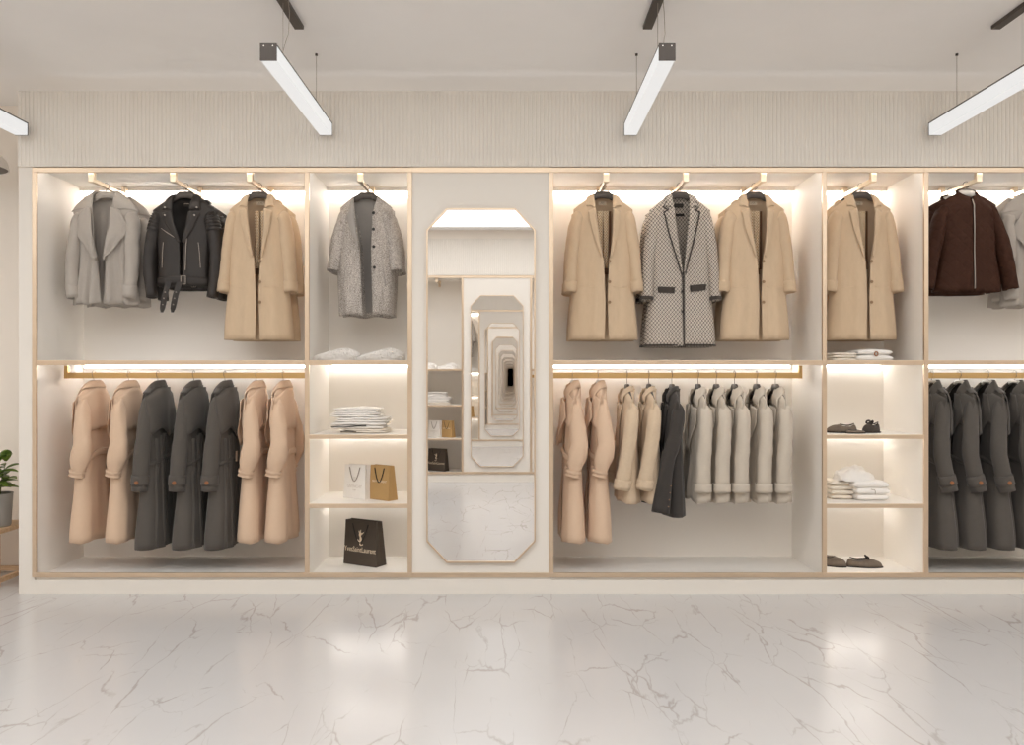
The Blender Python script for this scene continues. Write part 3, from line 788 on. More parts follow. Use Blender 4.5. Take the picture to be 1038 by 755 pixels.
# --- trench coats that hang sideways on the rails
def trench_peach():
    c = Coat('peach_trench', 'coat', 'peach', 1.05, .205, .075, .06, [(.2, .185), (.42, .165), (.6, .205), (1, .255)], [(.18, .045), (.42, .058), (1, .080)],
             [(.08, -.045), (.35, -.02), (1, .0)], [(.08, .045), (.35, .03), (1, .02)], .008, 7, seed=7.7, wave=.006)
    for sg in (-1, 1):
        c.panel('lapel', [(sg * .064, -.09), (sg * .06, -.2), (sg * .022, -.40)], [(sg * .155, -.12), (sg * .17, -.22), (sg * .03, -.42)], off=.014, roll=.012, outlift=.038)
        sl = c.sleeve(sg, [(.130, .005, -.10), (.168, .012, -.15), (.200, .024, -.30), (.215, .03, -.43), (.206, .0, -.55), (.200, -.012, -.61)],
                 [(0, .02, .018), (.1, .036, .028), (.24, .046, .042), (.45, .05, .056), (.66, .051, .062), (.86, .040, .044), (.92, .040, .044), (1, .046, .052)], wr=.009)
        c.cuffband(sl, .845, .905, .006, M['peach'], 'cuff_strap')
        # strap tail, sticking out
        r = c.rings[26]; p = r[0] + r[2] * (r[4] + .004) * sg * -1
        q = r[0] + r[1] * (r[3] + .004) * sg
        MB().grid([[q + Vector((0, .0, .014)), q + Vector((sg * .012, -.055, .028))], [q + Vector((0, 0, -.014)), q + Vector((sg * .012, -.055, -.010))]]).build('strap_tail', 'peach', sl, solid=.004)
        # shoulder strap
    c.over('storm_flap', 1, -.97, .97, lambda a: .02, lambda a: .24 + .05 * (1 - a * a), .012)
    c.over('storm_flap', -1, .5, .985, lambda a: .03, lambda a: .20 + .03 * a, .014)
    c.over('storm_flap', -1, -.985, -.5, lambda a: .03, lambda a: .20 - .03 * a, .014)
    c.ring('belt', .415, .455, .010)
    MB().box(-.012, .012, -.14, -.132, -.53, -.46).build('belt_loop', 'peach', c.t)
    c.collar((.040, -.085), (.140, -.115), .030, .034, .085, .008)
    return c.t
def trench_charcoal(kind):
    c = Coat('charcoal_trench', 'coat', 'charcoal', 1.085, .20, .07, .058, [(.2, .185), (.42, .165), (.6, .2), (1, .255)], [(.16, .05), (.42, .062), (1, .094)],
             [(.12, -.05), (.35, -.02), (1, .0)], [(.12, .05), (.35, .03), (1, .02)], .010, 9, seed=8.4 + kind)
    for sg in (-1, 1):
        c.panel('lapel', [(sg * .05, -.05), (sg * .055, -.15), (sg * .022, -.36)], [(sg * .10, -.06), (sg * .15, -.20), (sg * .03, -.38)], off=.014, roll=.010, outlift=.012)
        sl = c.sleeve(sg, [(.125, .0, -.09), (.163, -.004, -.14), (.192, -.012 - .02 * kind, -.33), (.203, -.022 - .01 * kind, -.48), (.205, -.034 + .05 * kind, -.70)],
                 [(0, .02, .018), (.1, .036, .026), (.24, .044, .040), (.5, .045, .048), (.8, .043, .050), (1, .046, .052)], wr=.006)
        c.cuffband(sl, .885, .955, .005, M['charcoal'], 'cuff_band')
        r = c.rings[28]; q = r[0] + r[1] * (r[3] + .006) * (1 if True else sg)
        for lat in (1, -1):
            q = r[0] + r[1] * (r[3] + .008) * lat
            if q.x * sg > abs(r[0].x): MB().cyl(q - r[1] * lat * .006, r[1] * lat, .0125, .010, 14).build('cuff_button', 'tanbutton', sl)
        # shoulder strap
        rows = [[(sg * (.075 + .012 * i), y, -.012 - (.0055 * i + .003)) for y in (-.022, 0, .022)] for i in range(10)]
        MB().grid([[(x, y, c.ztop(x / c.sw) + .014 - abs(y) * .25) for (x, y, z) in r_] for r_ in rows]).build('shoulder_strap', 'charcoal', c.t, smooth=True, solid=.005)
        MB().cyl((sg * .09, -.0, c.ztop(.09 / c.sw) + .014), (0, 0, 1), .008, .006, 10).build('strap_button', 'tanbutton', c.t)
    c.over('storm_cape', 1, -.985, .985, .01, lambda a: .255 + .035 * math.cos(a * PI * 1.5) * (1 - a * a) + .03 * (1 - abs(a)), .022, solid=.006)
    if kind == 1:
        c.over('storm_cape', -1, .42, .985, .02, lambda a: .21, .016); c.over('storm_cape', -1, -.985, -.42, .02, lambda a: .21, .016)
    b = c.ring('belt', .435, .462, .009)
    for x in (-.13, .13):
        p = c.xz(x, -.55, 1, .016)
        MB().box(p.x - .011, p.x + .011, p.y - .002, p.y + .004, -.84, -.55).build('belt_tail', 'charcoal', c.t)
    for i in range(7):    # pressed pleats down the back
        a = -.75 + .25 * i
        MB().tube([tuple(c.P(1, a, .30 + .69 * k / 16, .002)) for k in range(17)], .013, 6).build('back_pleat', 'charcoal', c.t, smooth=True)
    c.collar((.045, -.075), (.125, -.095), .040, .024, .070, .006)
    return c.t
def short_jacket(kind):
    if kind == 'khaki':
        c = Coat('camel_jacket', 'jacket', 'khaki', .762, .205, .085, .058, [(.2, .19), (.5, .19), (1, .215)], [(.2, .044), (.5, .056), (1, .064)],
                 [(.4, -.01), (1, -.004)], [(.4, .02), (1, .012)], .010, 7, seed=9.1, wave=.006)
        end, cu = -.67, (.90, .985, .006, None)
    elif kind == 'blazer':
        c = Coat('charcoal_blazer', 'jacket', 'blazer', .855, .21, .085, .058, [(.2, .20), (.5, .185), (1, .215)], [(.2, .044), (.5, .056), (1, .064)],
                 [(.5, -.006), (1, .0)], [(.5, .014), (1, .008)], .006, 6, seed=9.9)
        end, cu = -.82, None
    else:
        c = Coat('greige_jacket', 'jacket', 'greige', .752, .205, .08, .062, [(.2, .19), (.5, .19), (1, .225)], [(.2, .040), (.5, .052), (1, .070)],
                 [(.15, -.07), (.5, -.03), (1, -.02)], [(.15, .07), (.5, .04), (1, .03)], .014, 8, seed=10.4, wave=.012)
        end, cu = -.685, (.915, .99, .007, None)
    for sg in (-1, 1):
        if kind == 'greige':
            c.panel('lapel', [(sg * .064, -.10), (sg * .055, -.2), (sg * .028, -.4)], [(sg * .15, -.13), (sg * .15, -.23), (sg * .04, -.42)], off=.014, roll=.012, outlift=.012)
        else:
            c.panel('lapel', [(sg * .052, -.095), (sg * .036, -.2), (.006 + sg * .006, -.4)], [(sg * .112, -.115), (sg * .08, -.22), (.006 + sg * .014, -.41)], off=.011, roll=.007, outlift=.004)
        x1 = .212
        dy = {'khaki': -.065, 'blazer': -.115}.get(kind, -.015)
        sl = c.sleeve(sg, [(.130, .008, -.11), (.168, .012, -.16), (.197, dy * .25 + .008, -.33), (.208, dy * .62, -.5), (x1, dy, end)],
                 [(0, .02, .018), (.1, .038, .028), (.24, .045, .042), (.5, .046, .047), (.8, .044, .047), (1, .045, .050) if kind != 'blazer' else (1, .042, .062)], cuff=cu, wr=.007)
        if kind == 'blazer':
            for i in range(4):
                r = c.rings[29 - i]; q = r[0] - r[2] * (r[4] * .55) * (1) + r[1] * 0
                for lat in (1, -1):
                    q = r[0] + r[1] * lat * (r[3] * .74 + .001) + Vector((0, .040, 0))
                    if q.x * sg > abs(r[0].x): MB().cyl(q, (sg, 0, 0), .0045, .005, 10).build('cuff_button', 'camelhorn', sl)
    if kind == 'greige': c.collar((.06, -.098), (.155, -.125), .018, .028, .088, .008)
    else: c.collar((.05, -.092), (.115, -.094), .018, .018, .058)
    return c.t
# --- hangers: origin at the centre of the hook loop
def hanger(name, mat, drop, half, loop, wire, block=.056, broad=.055):
    t = thing(name); t['category'] = 'hanger'
    pts = [(loop * math.cos(a), 0, loop * math.sin(a)) for a in [math.radians(200 - 290 * k / 16) for k in range(17)]]
    pts += [(0.004, 0, -loop - .004), (0, 0, -loop - .010), (0, 0, -drop - .005)]
    MB().tube(pts, .0019 if mat != 'x' else .002, 7).build('hook', wire, t, smooth=True)
    rows = []
    for i in range(25):
        x = -half + 2 * half * i / 24; a = abs(x)
        top = -drop if a < .042 else -drop - (a - .042) * .76
        hh = block * (1 - .5 * max(0, min(1, (a - .05) / .06)))
        hh = hh if a < half - .01 else hh * .7
        bot = top - hh + (.010 * (1 - (a / .06) ** 2) if a < .06 else 0)
        d = .011 - .004 * min(1, a / half); yb_ = .006 * (a / half) ** 2
        rows.append([(x, -d + yb_, bot + .004), (x, -d + yb_, top - .004), (x, -d * .4 + yb_, top), (x, d * .4 + yb_, top), (x, d + yb_, top - .004), (x, d + yb_, bot + .004), (x, 0 + yb_, bot)])
    MB().grid(rows, True).fan(rows[0], True).fan(rows[-1]).build('shoulder_bar', mat, t, smooth=True)
    return t
HANG_A_BLACK = hanger('coat_hanger', 'blackhang', .036, .165, .0215, 'darksteel')
HANG_A_GREY = hanger('coat_hanger', 'greyhang', .036, .165, .0215, 'darksteel')
HANG_A_WHITE = hanger('coat_hanger', 'whitehang', .036, .155, .0215, 'darksteel')
HANG_R_BLACK = hanger('coat_hanger', 'blackhang', .066, .165, .024, 'darksteel')
HANG_R_WHITE = hanger('coat_hanger', 'whitehang', .040, .155, .024, 'steel', .03)
camelP, wideP, bikerP, tweedP, checkP, quiltP = camel(), wide_lapel(), biker(), tweed(), checked(), quilted()
peachP, charBackP, charFrontP = trench_peach(), trench_charcoal(0), trench_charcoal(1)
khakiP, blazerP, greigeP = short_jacket('khaki'), short_jacket('blazer'), short_jacket('greige')
ZA = 2.723
def on_arm(proto, hang, x, what, where, zneck, ys=(.245, .43), rz=0.0, hg='hangers on the upper arms', two=True, hname='black', hanger_dz=0.0):
    for k, y in enumerate(ys if two else ys[:1]):
        pos = ('front', 'rear')[k]
        lab = '%s %s' % (what, where) if k == 0 else '%s half hidden behind its twin, %s' % (what, where)
        place(proto, (x, y, zneck), rz, lab)
        place(hang, (x, y, ZA), rz, '%s hanger in the %s %s %s' % (hname, pos, what, where), hg)
on_arm(wideP, HANG_A_GREY, -2.775, 'grey wide-lapel jacket', 'at far left of the left bay', 2.676, hname='grey')
on_arm(bikerP, HANG_A_BLACK, -2.235, 'black leather biker jacket', 'beside the grey jacket', 2.658)
for ch in [c for r_ in SC.objects if r_.get('label', '').startswith('black leather biker jacket half') for c in kids(r_) if c.name.startswith('belt_strap')]:
    for g in kids(ch): bpy.data.objects.remove(g)
    bpy.data.objects.remove(ch)
on_arm(camelP, HANG_A_BLACK, -1.73, 'camel coat', 'right of the leather biker jacket', 2.658)
on_arm(tweedP, HANG_A_BLACK, -1.0, 'grey tweed coat', 'above the shopping bags', 2.655, ys=(.27, .40))
on_arm(camelP, HANG_A_BLACK, .622, 'camel coat', 'left of the checked coat', 2.658)
on_arm(checkP, HANG_A_BLACK, 1.147, 'black and white checked coat', 'between two camel coats', 2.658)
on_arm(camelP, HANG_A_BLACK, 1.658, 'camel coat', 'right of the checked coat', 2.658)
on_arm(camelP, HANG_A_BLACK, 2.385, 'camel coat', 'above the shelves of shoes', 2.658)
on_arm(quiltP, HANG_A_WHITE, 3.08, 'brown quilted jacket', 'at the right edge', 2.660, ys=(.20, .40), hname='white')
on_arm(wideP, HANG_A_GREY, 3.60, 'grey wide-lapel jacket', 'behind the brown quilted jacket', 2.672, hname='grey', ys=(.30, .45))
ZR = Z(380.4, .29)
def on_rail(proto, hang, pxs, theta, zneck, group, labs, hcol, y=.29, hl='hangers on the lower rails'):
    for px, lb in zip(pxs, labs):
        x = X(px, y)
        place(proto, (x, y, zneck), theta, lb, group)
        place(hang, (x, y, ZR + .008), theta, '%s hanger of the %s' % (hcol, lb), hl)
ORD = ['first', 'second', 'third', 'fourth', 'fifth']
H = PI / 2
on_rail(peachP, HANG_R_WHITE, (95, 130.5), -H, 1.370, 'peach trench coats', ['leftmost peach trench coat on the left bay rail', 'peach trench coat just left of the charcoal trio'], 'white')
on_rail(charBackP, HANG_R_BLACK, (160, 196.5, 228), -H, 1.362, 'charcoal trench coats', ['leftmost of three charcoal trench coats in the left bay', 'middle one of three charcoal trench coats in the left bay', 'rightmost of three charcoal trench coats in the left bay'], 'black')
on_rail(peachP, HANG_R_WHITE, (260, 287), -H, 1.370, 'peach trench coats', ['peach trench coat just right of the charcoal trio', 'rightmost peach trench coat on the left bay rail'], 'white')
on_rail(peachP, HANG_R_WHITE, (580, 606), -H, 1.370, 'peach trench coats', ['peach trench coat nearest the mirror hanging fully in view', 'peach trench coat next to the short camel jackets'], 'white')
on_rail(khakiP, HANG_R_BLACK, (635.5, 657.5), -H, 1.340, 'short camel jackets', ['short camel jacket beside the peach trench coats', 'short camel jacket beside the charcoal blazer'], 'black')
on_rail(blazerP, HANG_R_BLACK, (681,), -H, 1.340, None, ['dark charcoal blazer between camel and greige jackets'], 'black')
on_rail(greigeP, HANG_R_BLACK, (707.5, 726, 744.5, 767, 786), -H, 1.336, 'greige jackets', ['greige jacket next to the charcoal blazer, first of five', 'second greige jacket from the charcoal blazer', 'third greige jacket from the charcoal blazer, middle of five', 'fourth greige jacket from the charcoal blazer', 'rightmost greige jacket beside the bare rail end'], 'black')
on_rail(charFrontP, HANG_R_WHITE, (944.5, 972.5, 1000.5, 1028.5, 1056.5), -H, 1.362, 'charcoal trench coats', ['leftmost charcoal trench coat at right edge, against the frame post', 'second charcoal trench coat from the right bay post', 'third charcoal trench coat from the right bay post', 'fourth charcoal trench coat from the right bay post', 'fifth charcoal trench coat, cut by the right edge'], 'white')

# ------------------------------------------------------------------ shopping bags
def bag(name, label, A, Bp, depth, h, zb, mat, cord, letters, flip=False):
    """A, Bp: bottom-left and bottom-right front corners (x,y)."""
    ax, ay = A; bx, by = Bp
    if flip: ay, by = YO - ay, YO - by
    w = math.hypot(bx - ax, by - ay); rz = math.atan2(by - ay, bx - ax)
    t = thing(name, label, 'bag', ((ax + bx) / 2, (ay + by) / 2, zb), rz)
    S = -1 if flip else 1
    tp = .94; d0 = depth; dt = depth * .55
    def ringz(k, z, o=0.0):
        ww = w / 2 * (1 - (1 - tp) * k) - o; y0 = S * (d0 * .12 * k + o); y1 = S * (d0 * .12 * k + d0 + (dt - d0) * k - o); ym = (y0 + y1) / 2
        g = .012 * k - o * 0
        return [(-ww, y0, z), (0, y0, z), (ww, y0, z), (ww - g, ym, z), (ww, y1, z), (0, y1, z), (-ww, y1, z), (-ww + g, ym, z)]
    rows = [ringz(0, 0, 0), ringz(.3, h * .3), ringz(.7, h * .7), ringz(1, h), ringz(1, h, .002), ringz(.5, h * .5, .002)]
    mb = MB().grid(rows, True); mb.fan(rows[0], True)
    mb.build('body', mat, t)
    for yo, sgn in ((0, -1), (1, 1)):
        pts = []
        for k in range(15):
            u = k / 14; x = (-1 + 2 * u) * w * .24 * (1 - .25 * (1 - abs(2 * u - 1)))
            drop = (1 - abs(2 * u - 1) ** 2.2) * h * .42
            zz = h * .93 - drop; kk = zz / h
            y = S * (d0 * .12 * kk - .004) if yo == 0 else S * (d0 * .12 * kk + d0 + (dt - d0) * kk + .004)
            pts.append((x, y, zz))
        MB().tube(pts, .0034, 6).build('handle', cord, t, smooth=True)
    for tx, sz, zz, inkm, sx in letters:
        kk = zz / h; tilt = math.atan2(d0 * .12, h)
        if tx == 'YSL':
            g = bpy.data.objects.new('monogram', None)
            mbm = MB()
            def st(pts, r=.0026):
                pts = [(p.x, p.z) for p in cat_rom([(a, 0, b) for a, b in pts], 14)]
                mbm.tube([(x * S if flip else x, S * (d0 * .12 * (zz + z) / h - .0012), zz + z) for x, z in pts], [r * (.55 + .45 * math.sin(PI * i / (len(pts) - 1))) + .0012 for i in range(len(pts))], 5)
            st([(-.012, .052), (-.005, .034), (.003, .018)]); st([(.030, .044), (.014, .030), (.003, .018), (.0, -.02), (-.002, -.036)])
            st([(.012, .034), (.002, .038), (-.008, .028), (-.004, .014), (.008, .004), (.010, -.010), (.0, -.022), (-.014, -.018), (-.020, -.008)])
            st([(.004, .058), (.001, .02), (-.001, -.03), (.004, -.046), (.020, -.044), (.026, -.038)])
            mbm.build('monogram', inkm, t, smooth=True)
        elif tx == '#':
            mbm = MB()
            for a, b in (((-.012, .012), (.012, .012)), ((-.012, -.012), (.012, -.012)), ((-.012, -.012), (-.012, .012)), ((.012, -.012), (.012, .012)), ((-.012, 0), (-.002, 0)), ((.002, 0), (.012, 0)), ((0, .012), (0, .002)), ((0, -.002), (0, -.012))):
                mbm.tube([(q[0], S * (d0 * .12 * zz / h - .001), zz + q[1]) for q in (a, b)], .0012, 4)
            mbm.build('emblem', inkm, t)
        else:
            o = text('lettering', tx, sz, inkm, t, (0, S * (d0 * .12 * kk - .0012), zz), (PI / 2 - tilt * S, 0, 0), sx=sx)
            if flip: o.rotation_euler = (PI / 2 + tilt, 0, 0)
    return t
z3 = Z(510.7) + .0005; z4 = ZB + .0045
for fl, suf in ((False, ''), (True, ' on the opposite wall in the mirror')):
    bag('shopping_bag', 'black paper shopping bag with cream monogram%s' % (suf or ' on the bottom shelf'), (-1.179, .376), (-.929, .233), .115, .307, z4, 'paperblack', 'blackcord',
        [('YSL', 0, .187, 'creamink', 1), ('Y', .062, .105, 'creamink', .6), ] if 0 else [('YSL', 0, .187, 'creamink', 1), ('YvesSaintLaurent', .050, .108, 'creamink', .80)], fl)
    bag('shopping_bag', 'white paper shopping bag beside the gold bag%s' % suf, (-1.163, .294), (-.993, .18), .085, .230, z3, 'paperwhite', 'greycord',
        [('#', 0, .135, 'greyink', 1), ('GIVENCHY', .030, .082, 'greyink', .95), ('PARIS', .012, .058, 'greyink', 1)], fl)
    bag('shopping_bag', 'gold kraft paper shopping bag beside the white bag%s' % suf, (-.974, .225), (-.8235, .114), .085, .232, z3, 'papergold', 'blackcord',
        [('SAINT LAURENT', .021, .125, 'creamink', .88)], fl)

# ------------------------------------------------------------------ folded clothes
def folded(name, label, cat, loc, w, d, h, mat, rz=0.0, layers=2, sag=.25, seed=0, edge=None, group=None, lump=.004):
    t = thing(name, label, cat, loc, rz, group)
    n = 30
    def slab(z0, hh, ww, dd, sd):
        rows = []
        for i in range(n + 1):
            u = .5 - .5 * math.cos(PI * i / n); x = (u - .5) * ww; e = max(0.06, 1 - abs(2 * u - 1) ** 18) ** .5; e = max(e, .3); r = []
            bend = -sag * hh * (2 * u - 1) ** 2
            for k in range(20):
                a = 2 * PI * k / 20; ca, sa = math.cos(a), math.sin(a)
                py = (abs(ca) ** .35) * (1 if ca > 0 else -1) * dd / 2 * (.96 + .04 * e); pz = (abs(sa) ** .6) * (1 if sa > 0 else -1) * hh / 2 * e
                q = noise.noise(Vector((x * 14 + sd, py * 14, sd * 2.3 + pz * 8))) * lump
                zz = z0 + hh / 2 + pz + (bend if sa > -.2 else 0) + q
                r.append((x + q, py + q * .7, max(zz, z0 * .2 if z0 < .002 else z0 - hh * .3)))
            rows.append(r)
        return MB().grid(rows, True).fan(rows[0], True).fan(rows[-1])
    for i in range(layers):
        hh = h / layers; f = 1 - .03 * ((i * 7 + seed) % 3)
        m = slab(i * hh, hh * 1.08, w * f, d * f, seed * 3.7 + i * 1.9)
        m.build('fold_layer' if i else 'folded_cloth', mat, t, smooth=True)
    if edge:
        pts = []
        for k in range(13):
            u = k / 12; x = (u - .5) * w * .93
            pts.append((x, -d * .49, h * (.42 if edge[1] else .75) - h * .22 * (2 * u - 1) ** 2 + .004 * math.sin(u * 9 + seed)))
        pts = pts[: int(13 * edge[2])]
        pts = [(-w * .5, -d * .3, h * .25)] + pts if edge[1] else pts
        MB().tube(pts, .0035, 6).build('edge_piping', edge[0], t, smooth=True)
    return t
z2 = Z(440.5) + .0005; z1 = Z(365.1) + .0005
def fluffy(label, px, y, fl=False):
    t = thing('fluffy_throw', label, 'throw', (X(px, y), yb(fl, y), z1)); t['group'] = 'white fluffy folded throws'
    rows = []
    nu, nv = 46, 22
    for i in range(nv + 1):
        r = []
        for k in range(nu):
            a = 2 * PI * k / nu; v = i / nv
            rad = min(1.0, math.sin(min(v * 1.35, 1) * PI / 2)) if v < .74 else 1.0
            x = math.cos(a) * rad; yy = math.sin(a) * rad
            x = math.copysign(abs(x) ** .7, x); yy = math.copysign(abs(yy) ** .7, yy)
            zz = 1.0 if v < .74 else 1 - (v - .74) / .26
            hh = .056 + .014 * math.sin(x * 3.2 + .4) + .012 * x
            nz = noise.noise(Vector((x * 9, yy * 9, zz * 6))) * .012 + noise.noise(Vector((x * 25, yy * 25, zz * 9))) * .008
            r.append((x * .150 + nz * .5, yy * .11 + nz * .5, max(0, zz * (hh + nz) * (1 - .25 * rad ** 4))))
        rows.append(r)
    MB().grid(rows, True).build('pile_cloth', 'white', t, smooth=False)
    # yarn loops over the surface
    mb = MB(); rr = random.Random(5)
    for _ in range(700):
        x = rr.uniform(-.14, .14); yy = rr.uniform(-.11, .10); hh = .056 + .014 * math.sin(x / .15 * 3.2 + .4) + .012 * x / .15
        f = (1 - (abs(x) / .155) ** 4) * (1 - (abs(yy) / .118) ** 6); z = hh * f * (1 if rr.random() < .6 else rr.uniform(.2, 1)); a = rr.uniform(0, PI); q = .010
        if z < .052 * f: yy = -.112 * (1 - (abs(x) / .2) ** 4)
        z = max(.004, z)
        mb.tube([(x - q * math.cos(a), yy - q * math.sin(a), z - .003), (x - q * .6 * math.cos(a), yy - .004, z + .008), (x, yy - .007, z + .011), (x + q * .6 * math.cos(a), yy - .006, z + .008), (x + q * math.cos(a), yy + q * math.sin(a), z - .003)], .0035, 5)
    o = mb.build('yarn_loops', 'white', t, smooth=True); o['kind'] = 'stuff'
    return t
for fl in (False, True):
    s = ' on the opposite wall, in the mirror' if fl else ' under the tweed coat'
    fluffy('left fluffy white throw on the shelf' + s, 342.5, .19, fl)
    fluffy('right fluffy white throw on the shelf' + s, 387.5, .19, fl)
    y = .26; W0 = X(393, y) - X(341, y); s2 = ' of the opposite bay, in the mirror' if fl else ' of the stack above the bags'
    z = z2
    for k, (px, wpx, h, m, ed, nm, dsc) in enumerate((
            (372, 48, .030, 'offwhite', ('blackcord', True, .4), 'folded_shirt', 'cream folded garment at the bottom'),
            (366, 55, .045, 'white', ('blackcord', True, .75), 'folded_shirt', 'folded shirt with dark piped edge, second from bottom,'),
            (369.5, 52, .034, 'white', None, 'folded_shirt', 'plain white folded shirt in the middle'),
            (363, 52, .032, 'white', None, 'folded_shirt', 'plain white folded shirt below the top one'),
            (364, 46, .034, 'white', None, 'folded_shirt', 'topmost plain white folded shirt'))):
        folded(nm, dsc + s2, 'clothing', (X(px, y), yb(fl, y), z), X(wpx + CX, y), .26, h, m, 0, 2, .22, k + 1, ed, 'folded shirts in a stack')
        z += h * .97
# right narrow bay
y = .22
t = folded('folded_shirt', 'white folded garment with round buckle under the camel coat', 'clothing', (X(880, y), y, z1), X(37 + CX, y), .24, .075, 'white', 0, 2, .25, 4)
rr_ = [(math.cos(a) * .0115, -.126, .044 + math.sin(a) * .0135) for a in [2 * PI * k / 16 for k in range(17)]]
MB().tube(rr_, .004, 6).build('buckle', 'tanbutton', t)
folded('folded_shirt', 'pale beige folded garment tucked beside the white one with round buckle', 'clothing', (X(852, .22), .24, z1), X(26 + CX, y), .22, .055, 'offwhite', 0, 3, .2, 2)
y = .24; z = z3
for k, (px, w, h, dsc) in enumerate(((878, 33, .042, 'bottom white folded shirt of the stack above the dark slippers'), (878, 33, .045, 'middle white folded shirt with a dark tie, stack above the dark slippers'), (876, 36, .045, 'upper white folded shirt of the stack above the dark slippers'))):
    t = folded('folded_shirt', dsc, 'clothing', (X(px, y), y, z), X(w + CX, y), .24, h, 'white', 0, 1, .12, k + 2)
    if k == 1: MB().tube([(-.02, -.122, .038), (.005, -.125, .035), (.008, -.126, .02), (.006, -.125, .004)], .0022, 6).build('tie_cord', 'greycord', t)
    z += h * .96
t = thing('crumpled_scarf', 'crumpled white cloth heaped on top of the folded white shirts', 'scarf', (X(866, y), y, z - .004))
rows = []
for i in range(17):
    r = []
    for k in range(34):
        a = 2 * PI * k / 34; v = i / 16; rad = math.sin(v * PI / 2); zz = math.cos(v * PI / 2)
        nz = noise.noise(Vector((math.cos(a) * rad * 2.4 + 3, math.sin(a) * rad * 2.4, zz * 2))) 
        r.append((math.cos(a) * rad * (.135 + .02 * nz) - .02 * zz, math.sin(a) * rad * .10, max(0, zz * .075 * (1 + .45 * nz) + .012 * (1 - v) + .02 * abs(nz))))
    rows.append(r)
MB().grid(rows, True).build('cloth', 'white', t, smooth=True)
folded('folded_knit', 'cream folded knit left of the white shirt stack', 'clothing', (X(848, .3), .3, z3), X(24 + CX, .2), .22, .125, 'offwhite', 0, 4, .2, 5)

# ------------------------------------------------------------------ shoes
def shoe(name, label, loc, rz, L, mat, h=.055, w=.075, bow=False, grp=None, open_=True):
    """toe toward +x"""
    t = thing(name, label, 'shoe', loc, rz, grp)
    rows = []; n = 20; N = 26
    for i in range(N + 1):
        u = i / N; x = (u - .5) * L
        wid = w / 2 * (math.sin(PI * min(1, max(0.0, u * .94 + .04))) ** .42) * (.82 + .22 * u)
        hh = h * (1.0 - .10 * u - .42 * max(0, u - .45) ** 1.2 * 1.6)
        e = (1 - abs(2 * u - 1) ** 7) ** .5 if 0 < u < 1 else .12
        r = []
        for k in range(n):
            a = 2 * PI * k / n; ca, sa = math.cos(a), math.sin(a)
            yy = wid * ca * (1 if sa < 0 else (1 - .25 * sa)) * e
            zz = (hh * (abs(sa) ** .75) * e if sa > 0 else 0) + .004
            if open_ and .10 < u < .55 and sa > .75: zz -= h * .42 * math.sin(PI * (u - .10) / .45)
            nz = noise.noise(Vector((x * 30, yy * 30, zz * 30 + loc[0]))) * .003
            r.append((x, yy, zz + nz * (sa > 0)))
        rows.append(r)
    MB().grid(rows, True).fan(rows[0], True).fan(rows[-1]).build('upper', mat, t, smooth=True)
    poly = []
    for i in range(N + 1):
        u = i / N; poly.append(((u - .5) * L * 1.01, w / 2 * 1.04 * (math.sin(PI * min(1, max(0, u * .94 + .04))) ** .42) * (.82 + .22 * u)))
    poly = poly + [(a, -b) for a, b in reversed(poly)]
    MB().prism(poly, 'z', 0, .007).build('sole', 'sole', t)
    rim = []
    for k in range(24):
        a = 2 * PI * k / 24; u = .325 + .22 * math.cos(a)
        wid = w / 2 * (math.sin(PI * min(1, max(0.0, u * .94 + .04))) ** .42) * (.82 + .22 * u)
        hh = h * (1.0 - .10 * u - .42 * max(0, u - .45) ** 1.2 * 1.6); ca = .66 * math.sin(a)
        sa = math.sqrt(1 - ca * ca); rim.append(((u - .5) * L, wid * ca * (1 - .25 * sa), hh * sa ** .75 + .003))
    MB().tube(rim + [rim[0]], .0032, 6).build('collar_binding', 'sole', t, smooth=True)
    if bow:
        mb = MB(); bx, bz = .08 * L, h * .90
        for sg in (-1, 1):
            pts = [(bx, 0, bz), (bx - .01, sg * .012, bz + .018), (bx - .002, sg * .030, bz + .016), (bx + .004, sg * .028, bz + .003), (bx, 0, bz)]
            mb.tube(cat_rom(pts, 14), .0058, 7)
        mb.tube([(bx - .008, 0, bz - .002), (bx, 0, bz + .009), (bx + .008, 0, bz - .002)], .007, 7)
        mb.build('bow', 'sole', t, smooth=True)
    return t
G = 'shoes in the lit shelf bay'
ys = .20
shoe('slipper', 'taupe slipper with tapered toe nearest the left post on the upper shoe shelf', (X(853, ys), ys, z2), PI - .25, .20, 'taupe', .060, .085, False, G)
shoe('slipper', 'flat taupe slipper lying beside the tapered one on the upper shoe shelf', (X(868, .12), .13, z2), .1, .13, 'taupe', .022, .07, False, G, False)
shoe('slipper', 'dark knitted slipper with gathered heel on the upper shoe shelf', (X(883, ys), ys, z2), PI + .25, .135, 'darkshoe', .068, .085, True, G)
shoe('slipper', 'dark taupe moccasin partly hidden by the left post on bottom shelf', (X(845, .30), .30, z4), -.5, .17, 'taupe', .070, .10, False, G, False)
shoe('slipper', 'dark taupe moccasin with a bow on the bottom shelf', (X(876, .27), .27, z4), -.12, .24, 'taupe', .062, .095, True, G)

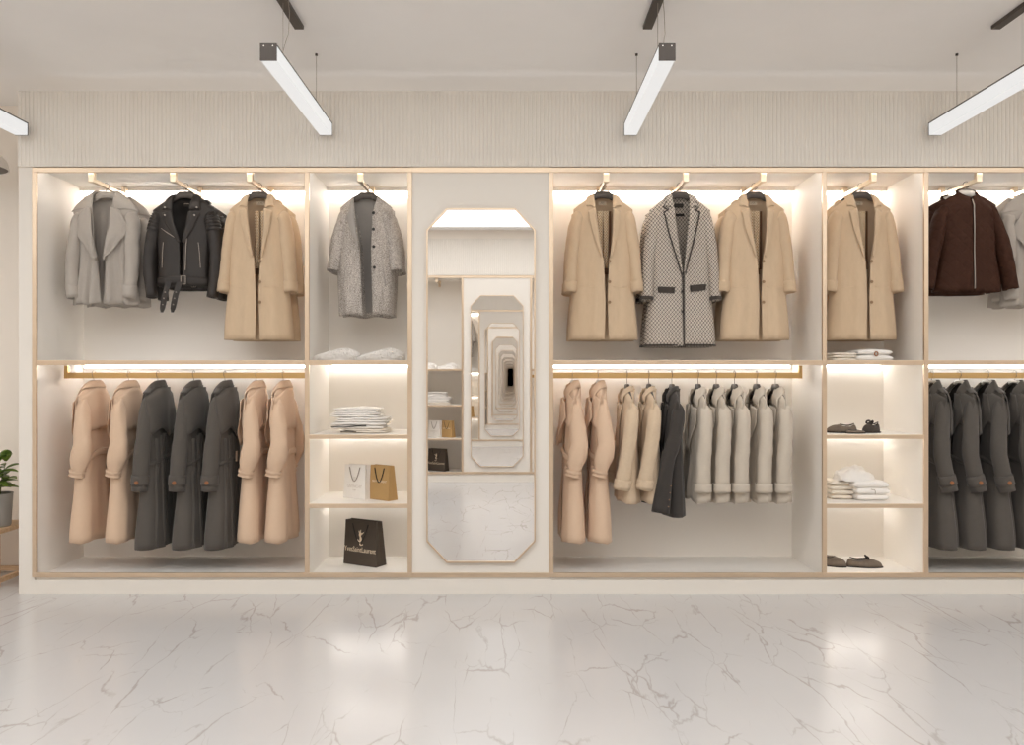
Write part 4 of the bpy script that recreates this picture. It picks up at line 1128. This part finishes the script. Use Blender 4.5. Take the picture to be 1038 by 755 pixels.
# ------------------------------------------------------------------ bench and plant
t = thing('bench', 'low wooden frame bench with the potted plant at the left edge', 'bench', (-3.85, .34, 0))
bx0, bx1, by0, by1, hb = -.60, .40, -.20, .22, .39
MB().box(bx0, bx1, by0, by1, hb - .03, hb).build('seat', 'wood', t, bevel=.003)
for sx in (bx0, bx1 - .03):
    for sy in (by0, by1 - .03): MB().box(sx, sx + .03, sy, sy + .03, 0, hb - .0301).build('leg', 'wood', t, bevel=.002)
for sy in (by0, by1 - .03): MB().box(bx0 + .03, bx1 - .03, sy, sy + .03, .03, .06).build('stretcher', 'wood', t)
for sx in (bx0, bx1 - .03): MB().box(sx, sx + .03, by0 + .03, by1 - .03, .03, .06).build('stretcher', 'wood', t)
t = thing('potted_plant', 'green leafy plant in a grey concrete pot on the wooden bench', 'plant', (-3.565, .3, hb))
rows = [[(r * math.cos(a), r * math.sin(a), z) for a in [2 * PI * k / 72 for k in range(72)]] for r, z in ((.088, 0), (.094, .01), (.105, .22), (.107, .228), (.097, .228), (.092, .19))]
MB().grid(rows, True).fan(rows[0], True).build('pot', 'pot', t, smooth=False)
MB().cyl((0, 0, .17), (0, 0, 1), .094, .025, 24).build('soil', 'soil', t)
rr = random.Random(11)
stems = [((.0, 0), (.01, -.02, .50)), ((.02, .01), (.07, .0, .44)), ((-.02, .0), (-.08, .02, .46)), ((.0, -.02), (.05, -.07, .42)), ((-.01, .02), (-.05, -.06, .40))]
for (sx, sy), tip in stems:
    P = [(sx, sy, .19), (sx + (tip[0] - sx) * .35, sy + (tip[1] - sy) * .35, .19 + (tip[2] - .19) * .5), tip]
    C = cat_rom(P, 10); MB().tube(C, [.006 - .004 * i / 10 for i in range(11)], 6).build('stem', 'stem', t, smooth=True)
    for k in range(3, 11):
        c = C[k]; az = k * 2.4 + rr.uniform(-.4, .4); el = rr.uniform(.0, .7) if k < 10 else 1.2
        Ln = rr.uniform(.105, .145); wd = Ln * .29
        dr = Vector((math.cos(az) * math.cos(el), math.sin(az) * math.cos(el), math.sin(el))); sd = dr.cross(Vector((0, 0, 1))).normalized(); up = sd.cross(dr)
        rows = []
        for i in range(9):
            u = i / 8; w_ = wd * max(.03, math.sin(PI * min(1, u * .92 + .05)) ** .8); dp = -.25 * Ln * u * u
            p = c + dr * (Ln * u + .01) + Vector((0, 0, dp))
            rows.append([p - sd * w_ + up * w_ * .35, p, p + sd * w_ + up * w_ * .35])
        MB().grid(rows).build('leaf', 'leaf', t, smooth=True, solid=.0012)

# ------------------------------------------------------------------ world, camera
w = bpy.data.worlds.new('World'); SC.world = w; w.use_nodes = True
w.node_tree.nodes['Background'].inputs[0].default_value = (.8, .78, .75, 1); w.node_tree.nodes['Background'].inputs[1].default_value = .2
cam = bpy.data.cameras.new('Camera'); co = bpy.data.objects.new('Camera', cam); COL.objects.link(co)
co.location = (0, -D, CZ); co.rotation_euler = (PI / 2, 0, 0)
cam.sensor_width = 36; cam.lens = F / 1038 * 36; cam.shift_y = (HY - 377.5) / 1038; cam.clip_start = .02
SC.camera = co
SC.view_settings.view_transform = 'Standard'; SC.view_settings.look = 'None'; SC.view_settings.gamma = 1
SC.view_settings.use_curve_mapping = False; SC.view_settings.exposure = 0.0
SC.cycles.max_bounces = 24; SC.cycles.glossy_bounces = 18; SC.cycles.diffuse_bounces = 14
SC.cycles.use_denoising = True
